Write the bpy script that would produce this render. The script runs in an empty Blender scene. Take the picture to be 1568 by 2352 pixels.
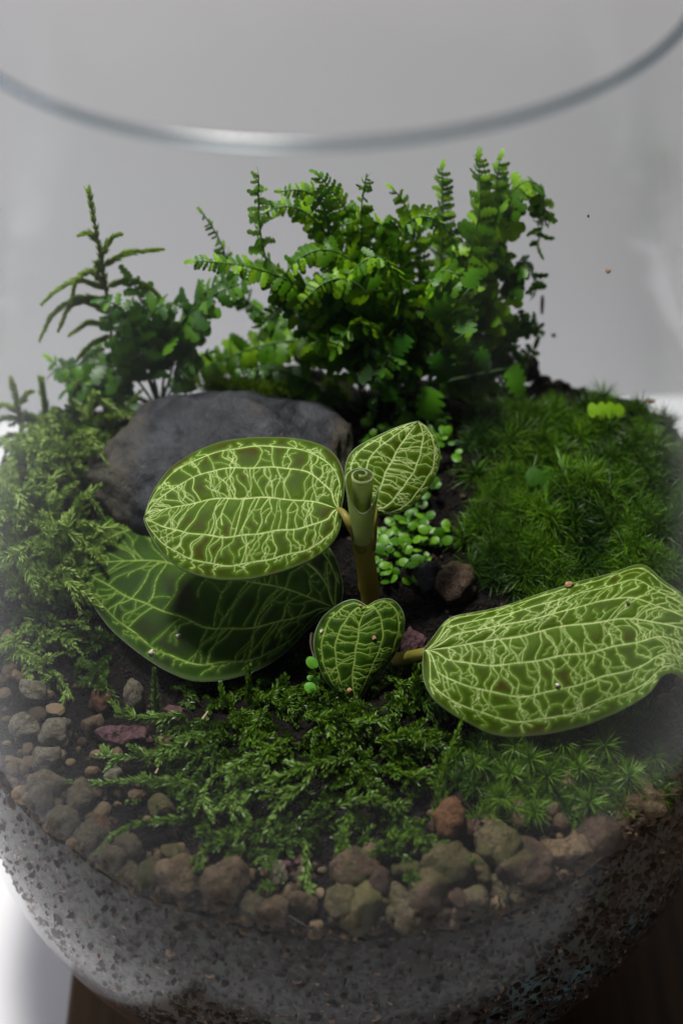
import bpy, bmesh, math, random
import numpy as np
from mathutils import Vector, Matrix, noise as mnoise
from math import sin, cos, pi, radians, sqrt, atan2

# ------------------------------------------------------------------ camera, light, exposure (all lengths in cm, x 0.01 = metres)
S = 0.01
SC = bpy.context.scene
COL = SC.collection
RNG = np.random.default_rng(7)
random.seed(7)

PITCH, ROLL, FOCAL, SENS = radians(40), radians(-2), 60.0, 36.0
CAM = np.array([0.0, -41.6, 47.1])
FWD = np.array([0, cos(PITCH), -sin(PITCH)])
_r = np.array([1.0, 0, 0]); _u = np.cross(_r, FWD)
RIGHT = cos(ROLL) * _r + sin(ROLL) * _u
UP = -sin(ROLL) * _r + cos(ROLL) * _u

cd = bpy.data.cameras.new('camera')
cam = bpy.data.objects.new('camera', cd); COL.objects.link(cam)
cam.matrix_world = Matrix(((RIGHT[0], UP[0], -FWD[0], CAM[0] * S), (RIGHT[1], UP[1], -FWD[1], CAM[1] * S),
                           (RIGHT[2], UP[2], -FWD[2], CAM[2] * S), (0, 0, 0, 1)))
cd.sensor_fit = 'VERTICAL'; cd.sensor_height = SENS; cd.sensor_width = 24.0; cd.lens = FOCAL
cd.clip_start = 0.01; cd.clip_end = 50
cd.dof.use_dof = True; cd.dof.focus_distance = 52.0 * S; cd.dof.aperture_fstop = 6.5
SC.camera = cam

world = bpy.data.worlds.new('World'); SC.world = world; world.use_nodes = True
bg = world.node_tree.nodes['Background']
bg.inputs[0].default_value = (0.62, 0.62, 0.72, 1); bg.inputs[1].default_value = 0.06

def area(name, loc, target, sx, sy, power, col=(1, 1, 1)):
    l = bpy.data.lights.new(name, 'AREA'); l.shape = 'RECTANGLE'; l.size = sx * S; l.size_y = sy * S
    l.energy = power; l.color = col
    o = bpy.data.objects.new(name, l); COL.objects.link(o)
    o.location = Vector(loc) * S
    o.rotation_euler = (Vector(target) - Vector(loc)).to_track_quat('-Z', 'Y').to_euler()
    return o
area('overhead_lamp', (-13, 11, 92), (0, 0, 8), 14, 14, 11.6, (1.0, 0.97, 0.93))
area('window_light', (-110, 10, 55), (0, 0, -5), 60, 60, 5.0, (0.88, 0.90, 1.0))

SC.view_settings.view_transform = 'Standard'; SC.view_settings.look = 'None'
SC.view_settings.exposure = 0; SC.view_settings.gamma = 1
SC.render.engine = 'CYCLES'
SC.cycles.use_denoising = True
SC.cycles.transparent_max_bounces = 24; SC.cycles.max_bounces = 14
SC.cycles.diffuse_bounces = 4; SC.cycles.glossy_bounces = 4; SC.cycles.transmission_bounces = 10
SC.cycles.sample_clamp_indirect = 4.0
SC.cycles.caustics_reflective = False; SC.cycles.caustics_refractive = False

# ------------------------------------------------------------------ where a point of the photograph lies in the place (photo measured 1568 x 2352)
def ray(px, py):
    k = SENS / 2352 / FOCAL
    d = FWD + RIGHT * (px - 784) * k - UP * (py - 1176) * k
    return d / np.linalg.norm(d)
def at_z(px, py, z):
    d = ray(px, py); return CAM + d * ((z - CAM[2]) / d[2])
def at_y(px, py, y):
    d = ray(px, py); return CAM + d * ((y - CAM[1]) / d[1])
def at_plane(px, py, P0, n):
    d = ray(px, py); return CAM + d * (np.dot(P0 - CAM, n) / np.dot(d, n))
def gauss(x, y, cx, cy, sx, sy): return np.exp(-((x - cx) / sx) ** 2 - ((y - cy) / sy) ** 2)
def height(x, y):
    x = np.asarray(x, float); y = np.asarray(y, float)
    h = 9.35 + 0.09 * (y + 3)
    h = h + 1.1 * gauss(x, y, 2.5, 7.5, 6.5, 3.6) + 0.8 * gauss(x, y, 9, 2.5, 4.2, 4.5) + 0.7 * gauss(x, y, -9, 6, 4, 4)
    h = h + 0.35 * gauss(x, y, -1, -7, 3.5, 2.5) + 0.35 * gauss(x, y, 6, -8, 3, 2)
    h = h - .55 * gauss(x, y, -5.2, -4.2, 3.0, 2.0)
    r = np.hypot(x, y)
    h = h - 0.95 * np.clip((r - 9.5) / 3.4, 0, 1) ** 1.5 * np.clip((6 - y) / 8, 0, 1) * np.clip((x + 14) / 14, .25, 1)
    h = h - 0.42 * np.clip(y - 7.2, 0, 9) ** 1.25
    h = h + 0.75 * gauss(x, y, 7.5, 1.5, 1.5, 1.3) + 0.75 * gauss(x, y, 10.3, 4, 1.5, 1.5) + 0.6 * gauss(x, y, 5.2, 4.2, 1.2, 1.1) + 0.5 * gauss(x, y, 10.5, 0, 1.2, 1.2)
    h = h + 0.16 * np.sin(1.3 * x + .5) * np.cos(1.1 * y) + 0.08 * np.sin(2.9 * x + y) * np.sin(2.3 * y - x)
    return h
def on_ground(px, py, dz=0.0):
    d = ray(px, py)
    t = np.linspace(35, 90, 1101)
    P = CAM + d * t[:, None]
    below = P[:, 2] < height(P[:, 0], P[:, 1]) + dz
    i = int(np.argmax(below)) if below.any() else 1100
    return P[i]

# ------------------------------------------------------------------ mesh helpers
def link(o, parent=None):
    COL.objects.link(o)
    if parent is not None: o.parent = parent
    return o
def mesh_of(name, V, F, smooth=True, attrs=None):
    V = np.asarray(V, np.float32) * S; F = np.asarray(F, np.int32)
    me = bpy.data.meshes.new(name); k = F.shape[1]
    me.vertices.add(len(V)); me.vertices.foreach_set('co', V.ravel())
    me.loops.add(F.size); me.loops.foreach_set('vertex_index', F.ravel())
    me.polygons.add(len(F)); me.polygons.foreach_set('loop_start', np.arange(0, F.size, k, dtype=np.int32))
    me.polygons.foreach_set('use_smooth', np.full(len(F), smooth, bool))
    for n, a in (attrs or {}).items():
        at = me.attributes.new(n, 'FLOAT', 'POINT'); at.data.foreach_set('value', np.asarray(a, np.float32))
    me.update(); me.validate()
    return me
def obj(name, V, F, mat, parent=None, origin=(0, 0, 0), smooth=True, attrs=None):
    me = mesh_of(name, np.asarray(V) - np.asarray(origin), F, smooth, attrs)
    if mat: me.materials.append(mat)
    o = bpy.data.objects.new(name, me)
    if parent is None: o.location = Vector(origin) * S
    return link(o, parent)
def tag(o, label=None, cat=None, group=None, kind=None):
    if label: o['label'] = label
    if cat: o['category'] = cat
    if group: o['group'] = group
    if kind: o['kind'] = kind
    return o
def thing(name, loc, label, cat, group=None):
    e = bpy.data.objects.new(name, None); e.empty_display_size = 0.005
    e.location = Vector(loc) * S; link(e)
    return tag(e, label, cat, group)
def place(o, pos, M=None, sc=1.0):
    """local placement in cm of an object whose mesh is centred on its own origin"""
    m = Matrix.Identity(4) if M is None else Matrix([list(r) + [0] for r in M] + [[0, 0, 0, 1]])
    o.matrix_basis = Matrix.Translation(Vector(pos) * S) @ m @ (Matrix.Scale(sc, 4) if np.isscalar(sc) else Matrix.Diagonal(Vector((*sc, 1))))
    return o
def nrm(v): v = np.asarray(v, float); return v / (np.linalg.norm(v) + 1e-9)
def frame(t, n):
    """columns: along t, sideways, normal"""
    t = nrm(t); n = np.asarray(n, float); n = nrm(n - t * np.dot(t, n)); s = np.cross(n, t)
    return np.stack([t, s, n], 1)
def smooth_poly(P, n):
    P = np.asarray(P, float)
    d = np.r_[0, np.cumsum(np.linalg.norm(np.diff(P, axis=0), axis=1))]
    m = max(n * 3, 60); s = np.linspace(0, d[-1], m)
    Q = np.stack([np.interp(s, d, P[:, i]) for i in range(P.shape[1])], 1)
    k = max(1, m // (3 * len(P)))
    for _ in range(3):
        R = np.concatenate([2 * Q[:1] - Q[1:k + 1][::-1], Q, 2 * Q[-1:] - Q[-k - 1:-1][::-1]])
        c = np.cumsum(np.concatenate([np.zeros((1, Q.shape[1])), R]), axis=0)
        Q = (c[2 * k + 1:] - c[:-2 * k - 1]) / (2 * k + 1)
    d = np.r_[0, np.cumsum(np.linalg.norm(np.diff(Q, axis=0), axis=1))]
    s = np.linspace(0, d[-1], n)
    return np.stack([np.interp(s, d, Q[:, i]) for i in range(P.shape[1])], 1)
def tube(P, R, seg=8, cap=True):
    P = np.asarray(P, float); n = len(P); R = np.broadcast_to(np.asarray(R, float), (n,))
    T = np.gradient(P, axis=0); T /= np.linalg.norm(T, axis=1)[:, None] + 1e-9
    a = np.array([0.3, 0.2, 0.93]);
    N = np.zeros_like(P); v = a - T[0] * np.dot(a, T[0]); v = nrm(v)
    for i in range(n):
        v = nrm(v - T[i] * np.dot(v, T[i])); N[i] = v
    B = np.cross(T, N)
    th = np.arange(seg) * 2 * pi / seg
    V = P[:, None] + R[:, None, None] * (np.cos(th)[None, :, None] * N[:, None] + np.sin(th)[None, :, None] * B[:, None])
    V = V.reshape(-1, 3)
    i, j = np.meshgrid(np.arange(n - 1), np.arange(seg), indexing='ij'); j2 = (j + 1) % seg
    F = np.stack([i * seg + j, i * seg + j2, (i + 1) * seg + j2, (i + 1) * seg + j], -1).reshape(-1, 4)
    if cap:
        V = np.concatenate([V, P[:1], P[-1:]]); c0, c1 = len(V) - 2, len(V) - 1
        jj = np.arange(seg); j2 = (jj + 1) % seg
        F = np.concatenate([F, np.stack([jj, j2, np.full(seg, c0), np.full(seg, c0)], 1)[:, [1, 0, 2, 3]],
                            np.stack([(n - 1) * seg + jj, (n - 1) * seg + j2, np.full(seg, c1), np.full(seg, c1)], 1)])
        # degenerate quads are split to triangles
        q = F[: -2 * seg]; t = F[-2 * seg:, :3]
        F = np.concatenate([q[:, [0, 1, 2]], q[:, [0, 2, 3]], t])
    return V, F
def tri(F): return F if F.shape[1] == 3 else np.concatenate([F[:, [0, 1, 2]], F[:, [0, 2, 3]]])
def join(parts):
    Vs, Fs, k = [], [], 0
    for V, F in parts:
        Vs.append(V); Fs.append(tri(np.asarray(F)) + k); k += len(V)
    return np.concatenate(Vs), np.concatenate(Fs)
def lathe(prof, seg=128, closed=False):
    prof = np.asarray(prof, float); n = len(prof)
    th = np.arange(seg) * 2 * pi / seg
    V = np.stack([prof[:, 0][:, None] * np.sin(th), -prof[:, 0][:, None] * np.cos(th), np.repeat(prof[:, 1][:, None], seg, 1)], -1).reshape(-1, 3)
    m = n if closed else n - 1
    i, j = np.meshgrid(np.arange(m), np.arange(seg), indexing='ij'); j2 = (j + 1) % seg; i2 = (i + 1) % n
    return V, np.stack([i * seg + j, i * seg + j2, i2 * seg + j2, i2 * seg + j], -1).reshape(-1, 4)

# ------------------------------------------------------------------ materials
class NT:
    def __init__(s, name):
        s.m = bpy.data.materials.new(name); s.m.use_nodes = True; s.t = s.m.node_tree
        s.t.nodes.clear(); s.out = s.t.nodes.new('ShaderNodeOutputMaterial')
    def n(s, typ, **kw):
        nd = s.t.nodes.new(typ)
        for k, v in kw.items():
            if k.startswith('i_'):
                key = k[2:]; key = int(key) if key.isdigit() else key.replace('_', ' ')
                s.put(nd.inputs[key], v)
            else: setattr(nd, k, v)
        return nd
    def put(s, sock, v):
        if isinstance(v, bpy.types.NodeSocket): s.t.links.new(v, sock)
        elif isinstance(v, (tuple, list)) and len(v) == 3 and sock.type == 'RGBA': sock.default_value = (*v, 1)
        else: sock.default_value = v
    def math(s, op, a, b=0.0, c=0.0):
        nd = s.n('ShaderNodeMath', operation=op); s.put(nd.inputs[0], a); s.put(nd.inputs[1], b); s.put(nd.inputs[2], c); return nd.outputs[0]
    def mix(s, f, a, b):
        nd = s.n('ShaderNodeMix', data_type='RGBA'); s.put(nd.inputs[0], f); s.put(nd.inputs[6], a); s.put(nd.inputs[7], b); return nd.outputs[2]
    def ramp(s, f, lo, hi, a=0.0, b=1.0):
        nd = s.n('ShaderNodeMapRange', clamp=True, interpolation_type='SMOOTHSTEP'); s.put(nd.inputs[0], f)
        for i, v in zip((1, 2, 3, 4), (lo, hi, a, b)): nd.inputs[i].default_value = v
        return nd.outputs[0]
    def coord(s, kind='Object'): return s.n('ShaderNodeTexCoord').outputs[kind]
    def noise(s, vec, scale, detail=4, rough=0.6, dist=0.0):
        nd = s.n('ShaderNodeTexNoise'); s.put(nd.inputs['Vector'], vec); nd.inputs['Scale'].default_value = scale
        nd.inputs['Detail'].default_value = detail; nd.inputs['Roughness'].default_value = rough; nd.inputs['Distortion'].default_value = dist
        return nd.outputs[0]
    def voro(s, vec, scale, feature='F1'):
        nd = s.n('ShaderNodeTexVoronoi', feature=feature); s.put(nd.inputs['Vector'], vec); nd.inputs['Scale'].default_value = scale
        return nd.outputs[0]
    def attr(s, name): return s.n('ShaderNodeAttribute', attribute_name=name).outputs['Fac']
    def rand(s): return s.n('ShaderNodeObjectInfo').outputs['Random']
    def bump(s, h, dist, strength=1.0):
        nd = s.n('ShaderNodeBump'); s.put(nd.inputs['Height'], h); nd.inputs['Distance'].default_value = dist * S; nd.inputs['Strength'].default_value = strength
        return nd.outputs[0]
    def bsdf(s, col, rough=0.6, spec=0.5, normal=None, transl=0.0, tcol=None):
        p = s.n('ShaderNodeBsdfPrincipled'); s.put(p.inputs['Base Color'], col); s.put(p.inputs['Roughness'], rough)
        s.put(p.inputs['Specular IOR Level'], spec)
        if normal is not None: s.put(p.inputs['Normal'], normal)
        sh = p.outputs[0]
        if transl:
            t = s.n('ShaderNodeBsdfTranslucent'); s.put(t.inputs[0], tcol if tcol is not None else col)
            if normal is not None: s.put(t.inputs['Normal'], normal)
            mx = s.n('ShaderNodeMixShader'); s.put(mx.inputs[0], transl); s.put(mx.inputs[1], sh); s.put(mx.inputs[2], t.outputs[0]); sh = mx.outputs[0]
        s.t.links.new(sh, s.out.inputs[0]); return s.m

def m_white_table():
    t = NT('white_tabletop'); c = t.coord()
    return t.bsdf(t.mix(t.noise(c, 9), (0.80, 0.80, 0.82), (0.76, 0.76, 0.78)), 0.45, 0.3, t.bump(t.noise(c, 900), 0.003))
def m_wall():
    t = NT('grey_wall'); c = t.coord()
    return t.bsdf(t.mix(t.noise(c, 5), (0.60, 0.59, 0.605), (0.56, 0.55, 0.565)), 0.85, 0.2, t.bump(t.noise(c, 500), 0.02))
def m_board():
    t = NT('brown_wood'); c = t.coord()
    mp = t.n('ShaderNodeMapping'); t.put(mp.inputs[0], c); mp.inputs['Scale'].default_value = (60, 3, 60)
    g = t.noise(mp.outputs[0], 2.5, 6, 0.65, 0.4)
    return t.bsdf(t.mix(t.ramp(g, .35, .7), (0.060, 0.036, 0.018), (0.110, 0.068, 0.034)), 0.6, 0.25, t.bump(g, 0.02))
def m_terracotta():
    t = NT('terracotta'); c = t.coord()
    return t.bsdf(t.mix(t.noise(c, 60), (0.42, 0.10, 0.025), (0.30, 0.065, 0.018)), 0.7, 0.3, t.bump(t.noise(c, 600), 0.01))
def m_glass_wall():
    t = NT('clear_glass')
    lw = t.n('ShaderNodeLayerWeight'); lw.inputs[0].default_value = 0.5
    f = t.math('MULTIPLY_ADD', t.math('POWER', lw.outputs['Facing'], 4.8), 0.42, 0.009)
    tr = t.n('ShaderNodeBsdfTransparent'); tr.inputs[0].default_value = (0.975, 0.985, 0.985, 1)
    gl = t.n('ShaderNodeBsdfGlossy'); gl.inputs['Roughness'].default_value = 0.14
    gl.inputs['Color'].default_value = (1, 1, 1, 1)
    mx = t.n('ShaderNodeMixShader'); t.put(mx.inputs[0], f); t.put(mx.inputs[1], tr.outputs[0]); t.put(mx.inputs[2], gl.outputs[0])
    t.t.links.new(mx.outputs[0], t.out.inputs[0]); return t.m
def m_glass_rim():
    t = NT('rim_glass'); lw = t.n('ShaderNodeLayerWeight'); lw.inputs[0].default_value = 0.5
    tr = t.n('ShaderNodeBsdfTransparent'); t.put(tr.inputs[0], t.mix(lw.outputs['Facing'], (0.82, 0.85, 0.86), (0.42, 0.48, 0.52)))
    gl = t.n('ShaderNodeBsdfGlossy'); gl.inputs['Roughness'].default_value = 0.22; gl.inputs['Color'].default_value = (1, 1, 1, 1)
    mx = t.n('ShaderNodeMixShader'); t.put(mx.inputs[0], t.math('MULTIPLY_ADD', t.math('POWER', lw.outputs['Facing'], 4.0), .5, .04)); t.put(mx.inputs[1], tr.outputs[0]); t.put(mx.inputs[2], gl.outputs[0])
    t.t.links.new(mx.outputs[0], t.out.inputs[0]); return t.m
def m_soil():
    t = NT('dark_soil'); c = t.coord(); n1 = t.noise(c, 300, 6, .7); n2 = t.voro(c, 900)
    return t.bsdf(t.mix(t.ramp(n1, .4, .75), (0.003, 0.0025, 0.002), (0.014, 0.010, 0.007)), 0.85, 0.12, t.bump(t.math('ADD', n1, n2), 0.12))
def m_soil_wall():
    t = NT('misted_soil'); c = t.coord()
    mp = t.n('ShaderNodeMapping'); t.put(mp.inputs[0], c); mp.inputs['Scale'].default_value = (1, 1, .75)
    n1 = t.noise(mp.outputs[0], 330, 5, .62, .9)
    n3 = t.noise(c, 25, 2)
    f = t.ramp(t.math('ADD', n1, t.math('MULTIPLY_ADD', n3, .5, -.25)), .47, .53)
    dark = t.mix(t.noise(c, 600), (0.010, 0.007, 0.007), (0.030, 0.018, 0.014))
    mist = t.mix(t.ramp(t.noise(c, 40, 3), .55, .7), (0.058, 0.055, 0.054), (0.056, 0.072, 0.04))
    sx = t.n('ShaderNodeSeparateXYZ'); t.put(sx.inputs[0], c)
    teal_reflection = t.math('MULTIPLY', t.math('MULTIPLY', t.ramp(sx.outputs[0], .03, .06), t.ramp(sx.outputs[2], .052, .035)), t.ramp(t.noise(c, 60, 3), .42, .6))
    mist = t.mix(teal_reflection, mist, (0.07, 0.16, 0.17))  # teal glass reflection at lower right painted into the mist colour
    return t.bsdf(t.mix(f, mist, dark), 0.7, 0.2, t.bump(n1, 0.02))
def m_pebble(name, a, b, moss):
    a = tuple(x * .8 for x in a); b = tuple(x * 1.15 for x in b)
    t = NT(name); c = t.coord(); r = t.rand()
    off = t.n('ShaderNodeVectorMath', operation='ADD'); t.put(off.inputs[0], c); t.put(off.inputs[1], t.math('MULTIPLY', r, 3.0)); v = off.outputs[0]
    n1 = t.noise(v, 120, 6, .7); n2 = t.noise(v, 700, 4, .7); n3 = t.noise(v, 70, 3, .6)
    col = t.mix(t.ramp(n1, .3, .72), a, b)
    col = t.mix(t.ramp(n2, .5, .68), col, tuple(x * .35 for x in a))
    col = t.mix(t.math('MULTIPLY', t.ramp(t.noise(v, 1500, 3), .6, .72), .6), col, tuple(min(1, x * 1.9) for x in b))
    if moss: col = t.mix(t.ramp(n3, .62 - moss * .25, .78 - moss * .2, 0, .7), col, (0.115, 0.115, 0.035))
    hs = t.n('ShaderNodeHueSaturation'); hs.inputs['Saturation'].default_value = 1.05; t.put(hs.inputs['Color'], col); t.put(hs.inputs['Value'], t.math('MULTIPLY_ADD', r, .3, .42))
    return t.bsdf(hs.outputs[0], 0.7, 0.22, t.bump(t.math('ADD', n1, t.math('MULTIPLY', n2, .7)), 0.2))
def m_rock():
    t = NT('slate_rock'); c = t.coord()
    mp = t.n('ShaderNodeMapping'); t.put(mp.inputs[0], c); mp.inputs['Scale'].default_value = (1.6, 1, .6)
    n1 = t.noise(mp.outputs[0], 45, 7, .68, .5); n2 = t.noise(c, 170, 5, .65); n3 = t.noise(mp.outputs[0], 28, 3)
    col = t.mix(t.ramp(n1, .3, .72), (0.006, 0.006, 0.008), (0.045, 0.047, 0.054))
    sx = t.n('ShaderNodeSeparateXYZ'); t.put(sx.inputs[0], c)
    left = t.ramp(sx.outputs[0], -.012, -.042)
    col = t.mix(t.math('MULTIPLY', t.ramp(t.math('ADD', n3, t.math('MULTIPLY', left, .22)), .52, .72), .75), col, (0.065, 0.054, 0.036))
    col = t.mix(t.math('MULTIPLY', t.ramp(n2, .62, .75), .5), col, (0.11, 0.105, 0.10))
    return t.bsdf(col, 0.6, 0.25, t.bump(t.math('ADD', n1, t.math('MULTIPLY', n2, .6)), 0.26))
def m_lava():
    t = NT('purple_lava'); c = t.coord(); n1 = t.noise(c, 250, 5, .7)
    return t.bsdf(t.mix(n1, (0.035, 0.014, 0.018), (0.10, 0.045, 0.05)), .8, .3, t.bump(t.math('ADD', n1, t.voro(c, 500)), 0.12))
def m_plain(name, a, b, rough=.6, spec=.4, scale=200, transl=0.0, rnd=False):
    t = NT(name); c = t.coord()
    f = t.noise(c, scale, 4)
    if rnd: f = t.math('ADD', t.math('MULTIPLY', f, .4), t.math('MULTIPLY_ADD', t.rand(), .9, -.2))
    col = t.mix(t.ramp(f, .25, .75), a, b)
    return t.bsdf(col, rough, spec, t.bump(t.noise(c, scale * 4), 0.01), transl, col)
def m_stuff(name, a, b, rough=.45, spec=.4, transl=0.25):
    t = NT(name); r = t.attr('tint')
    col = t.mix(r, a, b)
    return t.bsdf(col, rough, spec, None, transl, col)
def m_leaf(name, cell, green, vein, brown):
    t = NT(name); c = t.coord()
    n_b = t.noise(c, 110, 3); n_s = t.noise(c, 2600, 2, .6); n_g = t.noise(c, 1500, 3, .6)
    halo = t.attr('halo'); ve = t.attr('vein'); ed = t.attr('edge'); pk = t.attr('patch')
    cc = t.mix(t.ramp(pk, .45, .8), cell, brown)
    col = t.mix(t.ramp(halo, .02, .75), cc, green)
    col = t.mix(t.ramp(n_b, .35, .7, 0, .35), col, tuple(x * .6 for x in green))
    vv = t.math('MULTIPLY', t.math('MULTIPLY', ve, t.ramp(n_s, .25, .62, .5, 1.05)), t.ramp(t.noise(c, 330, 3), .3, .6, .75, 1.1))
    col = t.mix(t.math('MINIMUM', vv, 1.0), col, vein)
    col = t.mix(t.ramp(ed, .95, 1.0, 0, .25), col, (0.16, 0.23, 0.09))
    hh = t.math('ADD', t.math('MULTIPLY', n_g, .25), t.math('MULTIPLY', n_s, .12))
    return t.bsdf(col, t.math('MULTIPLY_ADD', ve, -.12, .55), .08, t.bump(hh, 0.018), .16, tuple(x * 1.3 for x in green))

M_GLASS = m_glass_wall(); M_RIM = m_glass_rim()
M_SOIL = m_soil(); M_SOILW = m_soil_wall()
M_PEB = {'tan': m_pebble('tan_pebble', (0.15, 0.095, 0.052), (0.29, 0.21, 0.13), 0),
         'pale': m_pebble('pale_pebble', (0.20, 0.17, 0.12), (0.36, 0.32, 0.24), .3),
         'orange': m_pebble('rust_pebble', (0.16, 0.065, 0.030), (0.29, 0.15, 0.075), 0),
         'olive': m_pebble('mossy_pebble', (0.12, 0.095, 0.05), (0.22, 0.175, 0.09), 1),
         'brown': m_pebble('brown_pebble', (0.075, 0.048, 0.032), (0.17, 0.11, 0.075), .4),
         'grey': m_pebble('grey_pebble', (0.115, 0.088, 0.054), (0.22, 0.175, 0.115), .4),
         'dark': m_pebble('dark_pebble', (0.022, 0.022, 0.026), (0.06, 0.058, 0.062), 0)}
M_ROCK = m_rock(); M_LAVA = m_lava()
M_STEM = m_plain('orchid_stem', (0.34, 0.30, 0.035), (0.42, 0.32, 0.05), .45, .3, 120, .4)
M_STALK = m_plain('leaf_stalk_green', (0.15, 0.15, 0.018), (0.20, 0.165, 0.028), .45, .3, 120, .2)
M_ROLL = m_plain('rolled_leaf_green', (0.42, 0.50, 0.13), (0.48, 0.56, 0.18), .5, .25, 150, .45)
M_MARGIN = m_plain('leaf_margin', (0.13, 0.19, 0.06), (0.24, 0.29, 0.17), .45, .4, 300, .2)
M_UNDER = m_plain('leaf_underside', (0.05, 0.075, 0.02), (0.07, 0.10, 0.03), .6, .3, 100, .2)
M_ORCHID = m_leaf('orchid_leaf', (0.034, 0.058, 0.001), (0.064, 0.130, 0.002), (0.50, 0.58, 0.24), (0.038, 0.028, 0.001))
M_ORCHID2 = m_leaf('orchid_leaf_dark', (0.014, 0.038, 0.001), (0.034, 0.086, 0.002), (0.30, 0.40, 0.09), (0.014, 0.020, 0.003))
M_FERN = m_plain('fern_green', (0.050, 0.150, 0.002), (0.175, 0.345, 0.005), .42, .3, 200, .35, True)
M_FERNB = m_plain('fern_broad_green', (0.022, 0.105, 0.003), (0.060, 0.190, 0.005), .4, .3, 200, .25, True)
M_FERND = m_plain('fern_dark_green', (0.026, 0.095, 0.002), (0.075, 0.200, 0.004), .42, .45, 200, .3, True)
M_FERNY = m_plain('fern_young_green', (0.11, 0.25, 0.020), (0.20, 0.36, 0.05), .4, .45, 200, .35, True)
M_FSTEM = m_plain('fern_rachis', (0.03, 0.075, 0.012), (0.05, 0.11, 0.02), .5)
M_MOSS = m_stuff('feather_moss', (0.018, 0.055, 0.001), (0.130, 0.250, 0.008))
M_MOSSL = m_stuff('pale_feather_moss', (0.035, 0.095, 0.006), (0.20, 0.33, 0.05))
M_STAR = m_stuff('star_moss', (0.010, 0.042, 0.001), (0.150, 0.330, 0.005))
M_SHOOT = m_stuff('club_moss', (0.13, 0.24, 0.005), (0.33, 0.46, 0.04), .45, .2, .5)
M_RED = m_plain('reddish_stem', (0.10, 0.055, 0.012), (0.14, 0.07, 0.02))
M_CREEP = m_plain('creeping_leaf', (0.045, 0.15, 0.003), (0.11, 0.27, 0.008), .38, .45, 200, .3, True)
M_SEED = m_plain('seedling_leaf', (0.08, 0.27, 0.012), (0.12, 0.34, 0.03), .5, .3, 200, .3)
M_GRIT = m_plain('pale_grit', (0.42, 0.34, 0.27), (0.62, 0.55, 0.48), .6, .4, 400)
M_TAN = m_plain('tan_grit', (0.24, 0.12, 0.06), (0.40, 0.24, 0.13), .6, .4, 400)
M_BARK = m_plain('dark_bark', (0.012, 0.008, 0.006), (0.05, 0.028, 0.016), .8, .3, 300)
M_TWIG = m_plain('dark_twig', (0.010, 0.008, 0.007), (0.03, 0.02, 0.015), .7)
M_STRAW = m_plain('dry_straw', (0.32, 0.24, 0.13), (0.42, 0.34, 0.2), .6)

# ------------------------------------------------------------------ setting: table, wall
TZ = -7.4
obj('tabletop', [[-88, -66, TZ], [64, -66, TZ], [64, 32.5, TZ], [-88, 32.5, TZ]], [[0, 1, 2, 3]], m_white_table())['kind'] = 'structure'
obj('wall', [[-90, 32, TZ - 30], [75, 32, TZ - 30], [75, 32, 150], [-90, 32, 150]], [[0, 1, 2, 3]], m_wall())['kind'] = 'structure'
def boxmesh(x0, x1, y0, y1, z0, z1, bev=.15):
    bm = bmesh.new(); bmesh.ops.create_cube(bm, size=1)
    for v in bm.verts: v.co = Vector(((x0 + x1) / 2 + v.co.x * (x1 - x0), (y0 + y1) / 2 + v.co.y * (y1 - y0), (z0 + z1) / 2 + v.co.z * (z1 - z0)))
    bmesh.ops.bevel(bm, geom=bm.edges[:], offset=bev, segments=2, affect='EDGES', profile=.5)
    bmesh.ops.triangulate(bm, faces=bm.faces[:])
    V = np.array([v.co[:] for v in bm.verts]); F = np.array([[v.index for v in f.verts] for f in bm.faces]); bm.free(); return V, F
V, F = boxmesh(-10.6, 30, -17, 6.5, TZ + .02, TZ + 1.0)
tag(obj('wooden_board', V, F, m_board(), smooth=False), 'dark brown wooden board lying on the white table under the jar', 'board')
SB = TZ + 1.02
V, F = lathe([(0, SB), (9.0, SB), (9.4, SB + .2), (9.5, SB + .8), (9.3, SB + .9), (8.95, SB + .5), (0, SB + .45)], 96)
tag(obj('terracotta_saucer', V, F, m_terracotta()), 'shallow rust orange saucer under the round glass jar', 'saucer')

# ------------------------------------------------------------------ the jar
JB = SB + .5          # underside of the jar
ctrl = np.array([(0, JB), (5, JB), (7.6, JB + .25), (10.1, JB + 1.7), (11.9, JB + 4.0), (12.95, JB + 7.0), (13.35, JB + 9.6), (13.45, JB + 11.5), (13.2, JB + 14.5), (12.6, JB + 18),
                 (11.6, JB + 21.5), (10.6, JB + 25), (9.8, JB + 29), (9.45, JB + 33), (9.45, 29.95)])
prof = smooth_poly(ctrl, 90)
prof[:, 0] = np.maximum(prof[:, 0], 0)
def glass_r(z):
    q = prof[prof[:, 0] > 4]; return np.interp(z, q[:, 1], q[:, 0])
inner = np.stack([np.maximum(prof[:, 0] - .28, 0), prof[:, 1]], 1); inner[:, 1] = np.maximum(inner[:, 1], JB + .5)
jar = thing('glass_jar', (0, 0, JB), 'large clear round glass jar holding the whole moss garden, open at the top', 'glass jar')
V1, F1 = lathe(prof, 160); V2, F2 = lathe(inner, 160)
Vw = np.concatenate([V1, V2]); Fw = np.concatenate([F1, F2[:, ::-1] + len(V1)])
obj('glass_wall', Vw, Fw, M_GLASS, jar, (0, 0, JB))
ring = [(9.31 + .15 * cos(a), 30.05 + .17 * sin(a)) for a in np.linspace(0, 2 * pi, 24, endpoint=False)]
V, F = lathe(ring, 160, True)
obj('rim', V, F[:, ::-1], M_RIM, jar, (0, 0, JB))

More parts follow.
